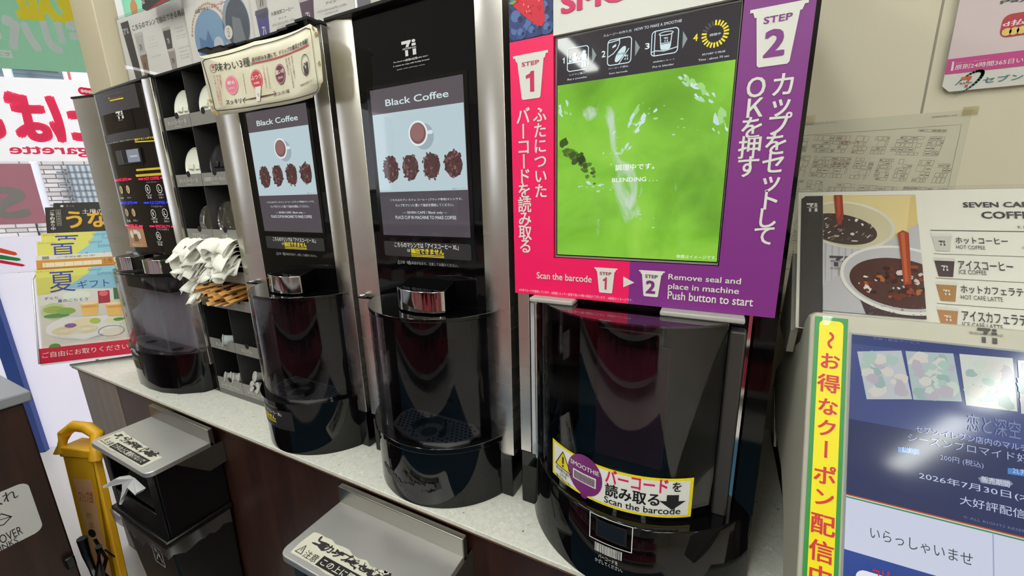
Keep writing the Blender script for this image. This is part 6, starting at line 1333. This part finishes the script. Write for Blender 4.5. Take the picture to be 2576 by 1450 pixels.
pc(PQ([(2255, 590), (2268, 583), (2283, 590), (2290, 718), (2270, 722), (2263, 650)]), pr('#8f3a1e', .3), .0038); pc(PQ([(2262, 590), (2272, 588), (2281, 712), (2274, 715)]), pr('#b5562c', .3), .0039)
# menu text
INKM = pr('#3a343c', .5)
T2('SEVEN CAFÉ', (2422, 523), (2600, 505), INKM, .035); T2('COFFEE', (2469, 551), (2610, 533), INKM, .035); T2('R:レギュラー', (2560, 577), (2640, 568), INKM, .0)
def mline(y0_, y1_, x0_=2340, w=.0006):
    a0, b0 = fm.px((x0_, y0_)); m.rect(fm, a0, b0 - w/2, .385, b0 + w/2, INKM, .0006)
mline(580, 0, 2340, .0009); mline(639, 0, 2348, .0005); mline(700, 0, 2353, .0005); mline(764, 0, 2356, .0005)
for s, e, bl, tr, bl2, tr2, pcup, body, lidc in (('ホットコーヒー', 'HOT COFFEE', (2404, 614), (2533, 600), (2405, 627), (2477, 619.5), (2370, 614), '#c9c8be', '#dad8cd'), ('アイスコーヒー', 'ICE COFFEE', (2411, 678), (2546, 661), (2412, 690), (2480, 682), (2377, 677), '#3a2228', '#cfcdc6'), ('ホットカフェラテ', 'HOT CAFÉ LATTE', (2417, 738), (2572, 727), (2417, 753.5), (2521, 746.5), (2382, 738), '#a87a3c', '#dad8cd'), ('アイスカフェラテ', 'ICE CAFÉ LATTE', (2421, 808), (2580, 794), (2421, 823), (2521, 816), (2385, 803), '#b57f4c', '#dad8cd')):
    T2(s, bl, tr, INKM, .02); T2(e, bl2, tr2, INKM, .01)
    c = fm.px(pcup); w, h = .0090, .0105
    m.poly(fm, [(c[0] - w, c[1] + h), (c[0] - w*.70, c[1] - h), (c[0] + w*.70, c[1] - h), (c[0] + w, c[1] + h)], pr(body, .5), .0006); m.poly(fm, [(c[0] - w*1.15, c[1] + h), (c[0] + w*1.15, c[1] + h), (c[0] + w, c[1] + h*1.4), (c[0] - w, c[1] + h*1.4)], pr(lidc, .5), .0007)
    a0, b0 = c[0] - .0035, c[1] - .003; logo(m, fm, a0, b0, a0 + .006, b0 + .007, INKM if body == '#c9c8be' else pr('#dcdad2', .5), .0011, False)
T2('(税込)', (2570, 629), (2600, 621), INKM)
m.build('menu_sheet', t)
# ================================================================== papers on the wall
fw = front(.4582)
aR_, bT_ = fw.px((2447, 276)); bT_ = fw.px((2400, 279))[1]
m = MB(); m.slab(fw, aR_ - .42, bT_ - .297, aR_, bT_, .0008, pr('#cfcbb8', .6))
LN, LP, LG3 = pr('#66625a', .6), pr('#a87a72', .6), pr('#8e8a7e', .6); r = random.Random(31)
mx0, mx1, my0, my1 = aR_ - .412, aR_ - .010, bT_ - .285, bT_ - .024
m.outline(fw, [(mx0, my0), (mx1, my0), (mx1, my1), (mx0, my1)], .0005, LG3, .0004)
skew = lambda x, y: (x + .16*(y - my0), y - .10*(x - mx0) + .010)
inside = lambda p: mx0 + .001 < p[0] < mx1 - .001 and my0 + .001 < p[1] < my1 - .001
yb_ = my0 - .02; rowk = 0
while yb_ < my1 + .05:
    hgt_ = r.choice((.026, .034, .040)); xb_ = mx0 - .06
    while xb_ < mx1 + .02:
        wid = r.choice((.022, .030, .042, .060)); big = r.random() < .10
        if big:
            Q = [skew(xb_, yb_), skew(xb_ + wid, yb_), skew(xb_ + wid, yb_ + hgt_), skew(xb_, yb_ + hgt_)]
            if all(inside(q) for q in Q): m.outline(fw, Q, .0005, LN, .0004); m.seg(fw, skew(xb_ + wid*.3, yb_ + hgt_*.5), skew(xb_ + wid*.7, yb_ + hgt_*.5), .0022, LP, .0004)
        else:
            cy_ = yb_
            while cy_ < yb_ + hgt_ - .004:
                lh = r.choice((.006, .008, .011)); cx_ = xb_
                while cx_ < xb_ + wid - .003:
                    lw_ = r.choice((.004, .006, .008, .012)); g_ = .0007
                    Q = [skew(cx_ + g_, cy_ + g_), skew(min(cx_ + lw_, xb_ + wid) - g_, cy_ + g_), skew(min(cx_ + lw_, xb_ + wid) - g_, min(cy_ + lh, yb_ + hgt_) - g_), skew(cx_ + g_, min(cy_ + lh, yb_ + hgt_) - g_)]
                    if all(inside(q) for q in Q) and r.random() < .86:
                        m.outline(fw, Q, .0004, r.choice((LN, LN, LG3, LP if r.random() < .3 else LN)), .0004)
                        if r.random() < .35: m.seg(fw, ((Q[0][0]*3 + Q[2][0])/4, (Q[0][1] + Q[2][1])/2), ((Q[0][0] + Q[2][0]*3)/4, (Q[0][1] + Q[2][1])/2), .0012, LN, .0006)
                    cx_ += lw_
                cy_ += lh
        xb_ += wid + .0065
    rowk += 1; yb_ += hgt_ + (.020 if rowk == 4 else .0065)
m.ptext(fw, '住宅地図プリントサービス', (2021, 316), (2104, 306), pr('#4a4640', .6), .0010, .01); m.ptext(fw, '東京都新宿区西新宿七丁目付近', (2343, 297), (2408, 288), pr('#5a564e', .6), .0010, .0, res=1)
m.text(fw, '新宿パレス', aR_ - .178, bT_ - .046, aR_ - .150, bT_ - .040, pr('#b06a60', .6), .0010, .0, res=1); m.text(fw, '新宿ビル', aR_ - .185, bT_ - .085, aR_ - .16, bT_ - .079, pr('#b06a60', .6), .0010, .0, res=1)
o = m.build('map_sheet'); tag(recentre(o, (aR_ - .2, .4575, bT_ - .15)), 'faded residential street map taped to the cream wall', 'map')
for p, w_ in (((2440, 281), 'right'), ((2035, 302), 'left')):
    a, b = fw.px(p); m = MB(); m.slab(Fr((0, .4560, 0), (1, 0, 0), (0, 0, 1)), a - .010, b - .006, a + .010, b + .008, .0003, clear('tape_film', (.90, .88, .78), .2, .10)); o = m.build('clear_tape'); tag(recentre(o, fw.at(a, b)), 'yellowed clear tape holding the upper %s corner of the wall map' % w_, 'tape')
# bank poster
PX0 = fw.px((2365, 231))[0]; PXT = fw.px((2410, 0))[0]; bz0 = fw.px((2366, 232))[1]
fb_ = front(.452); MG = pr('#c43d8c', .4)
a0, b0 = fb_.px((2368, 228)); b0 = fb_.px((2400, 236))[1] + .004
m = MB(); m.loft([[fb_.at(a, b, 0) for a, b in ((a0, b0 + .010), (a0 + .010, b0), (a0 + .60, b0), (a0 + .60, b0 + .42), (a0, b0 + .42))], [fb_.at(a, b, -.0008) for a, b in ((a0, b0 + .010), (a0 + .010, b0), (a0 + .60, b0), (a0 + .60, b0 + .42), (a0, b0 + .42))]], pr('#dbdad6', .4))
z1 = fb_.px((2376, 188))[1]; z2 = fb_.px((2374, 151))[1]
m.rect(fb_, a0, z1, a0 + .6, z2, MG, .0006); m.rect(fb_, a0, z2, a0 + .6, b0 + .42, pr('#d8c6cc', .4), .0005)
BT = lambda s, bl, tr, mat, bold=.02, res=2: m.ptext(fb_, s, bl, tr, mat, .0010, bold, res=res)
WT = pr('#e9e2e4', .4); m.ppoly(fb_, [(2395, 156), (2400, 155), (2397, 178), (2391, 179)], WT, .0010)
BT('全国のセブン銀行ATMで', (2403, 161), (2488, 148), pr('#e3a8c4', .4), .0); BT('原則24時間365日いつでも', (2400, 177), (2640, 136), WT, .02)
BT('セブン銀行', (2470, 211), (2650, 176), pr('#3f8088', .4), .03); BT('PayPay', (2514, 14), (2670, -22), pr('#4a4a55', .4), .03)
c = fb_.px((2432, 208)); TEAL = pr('#2f7a6e', .4)
for k in range(-140, 160, 12):
    s, s2 = math.radians(k), math.radians(k + 12); w = .0020*(1.2 + math.cos(math.radians(k - 20))); e = lambda q: (c[0] + .0165*math.cos(q) + .005*math.sin(q), c[1] + .0150*math.sin(q) + .008*math.cos(q)); m.seg(fb_, e(s), e(s2), w, TEAL, .0010)
ORG = pr('#d05a38', .4); m.ppoly(fb_, [(2418, 195), (2444, 191), (2443, 198), (2435, 207), (2429, 207), (2436, 199), (2417, 202)], ORG, .0012); m.ppoly(fb_, [(2427, 214), (2435, 213), (2433, 219), (2426, 220)], pr('#c43a3a', .4), .0012); BT('BANK', (2413, 213), (2447, 205), pr('#3f8078', .4), .03)
q = [fb_.px(p) for p in ((2516, 102), (2516, 32))]; a, b = fb_.px((2509, 97)); a1, b1 = fb_.px((2522, 35)); m.rrect(fb_, a + .001, b, a + .15, b1 - .002, .010, pr('#b3203c', .35), .0010); BT('d払い', (2520, 69), (2620, 40), WT, .03)
for x in (2531, 2550, 2569, 2588): cc = fb_.px((x, 81 - (x - 2531)*.14)); m.disc(fb_, cc, .0058, pr('#e0c56a', .35), .0014, n=16)
o = m.build('bank_poster'); tag(recentre(o, fb_.at(a0 + .3, b0 + .2)), 'white and magenta bank payment poster on the wall at the top right', 'poster')
# ================================================================== lift everything so that the floor is z = 0
for o in list(COL.objects):
    if o.parent is None and o.type in {'MESH', 'EMPTY'}: o.location.z += CZ
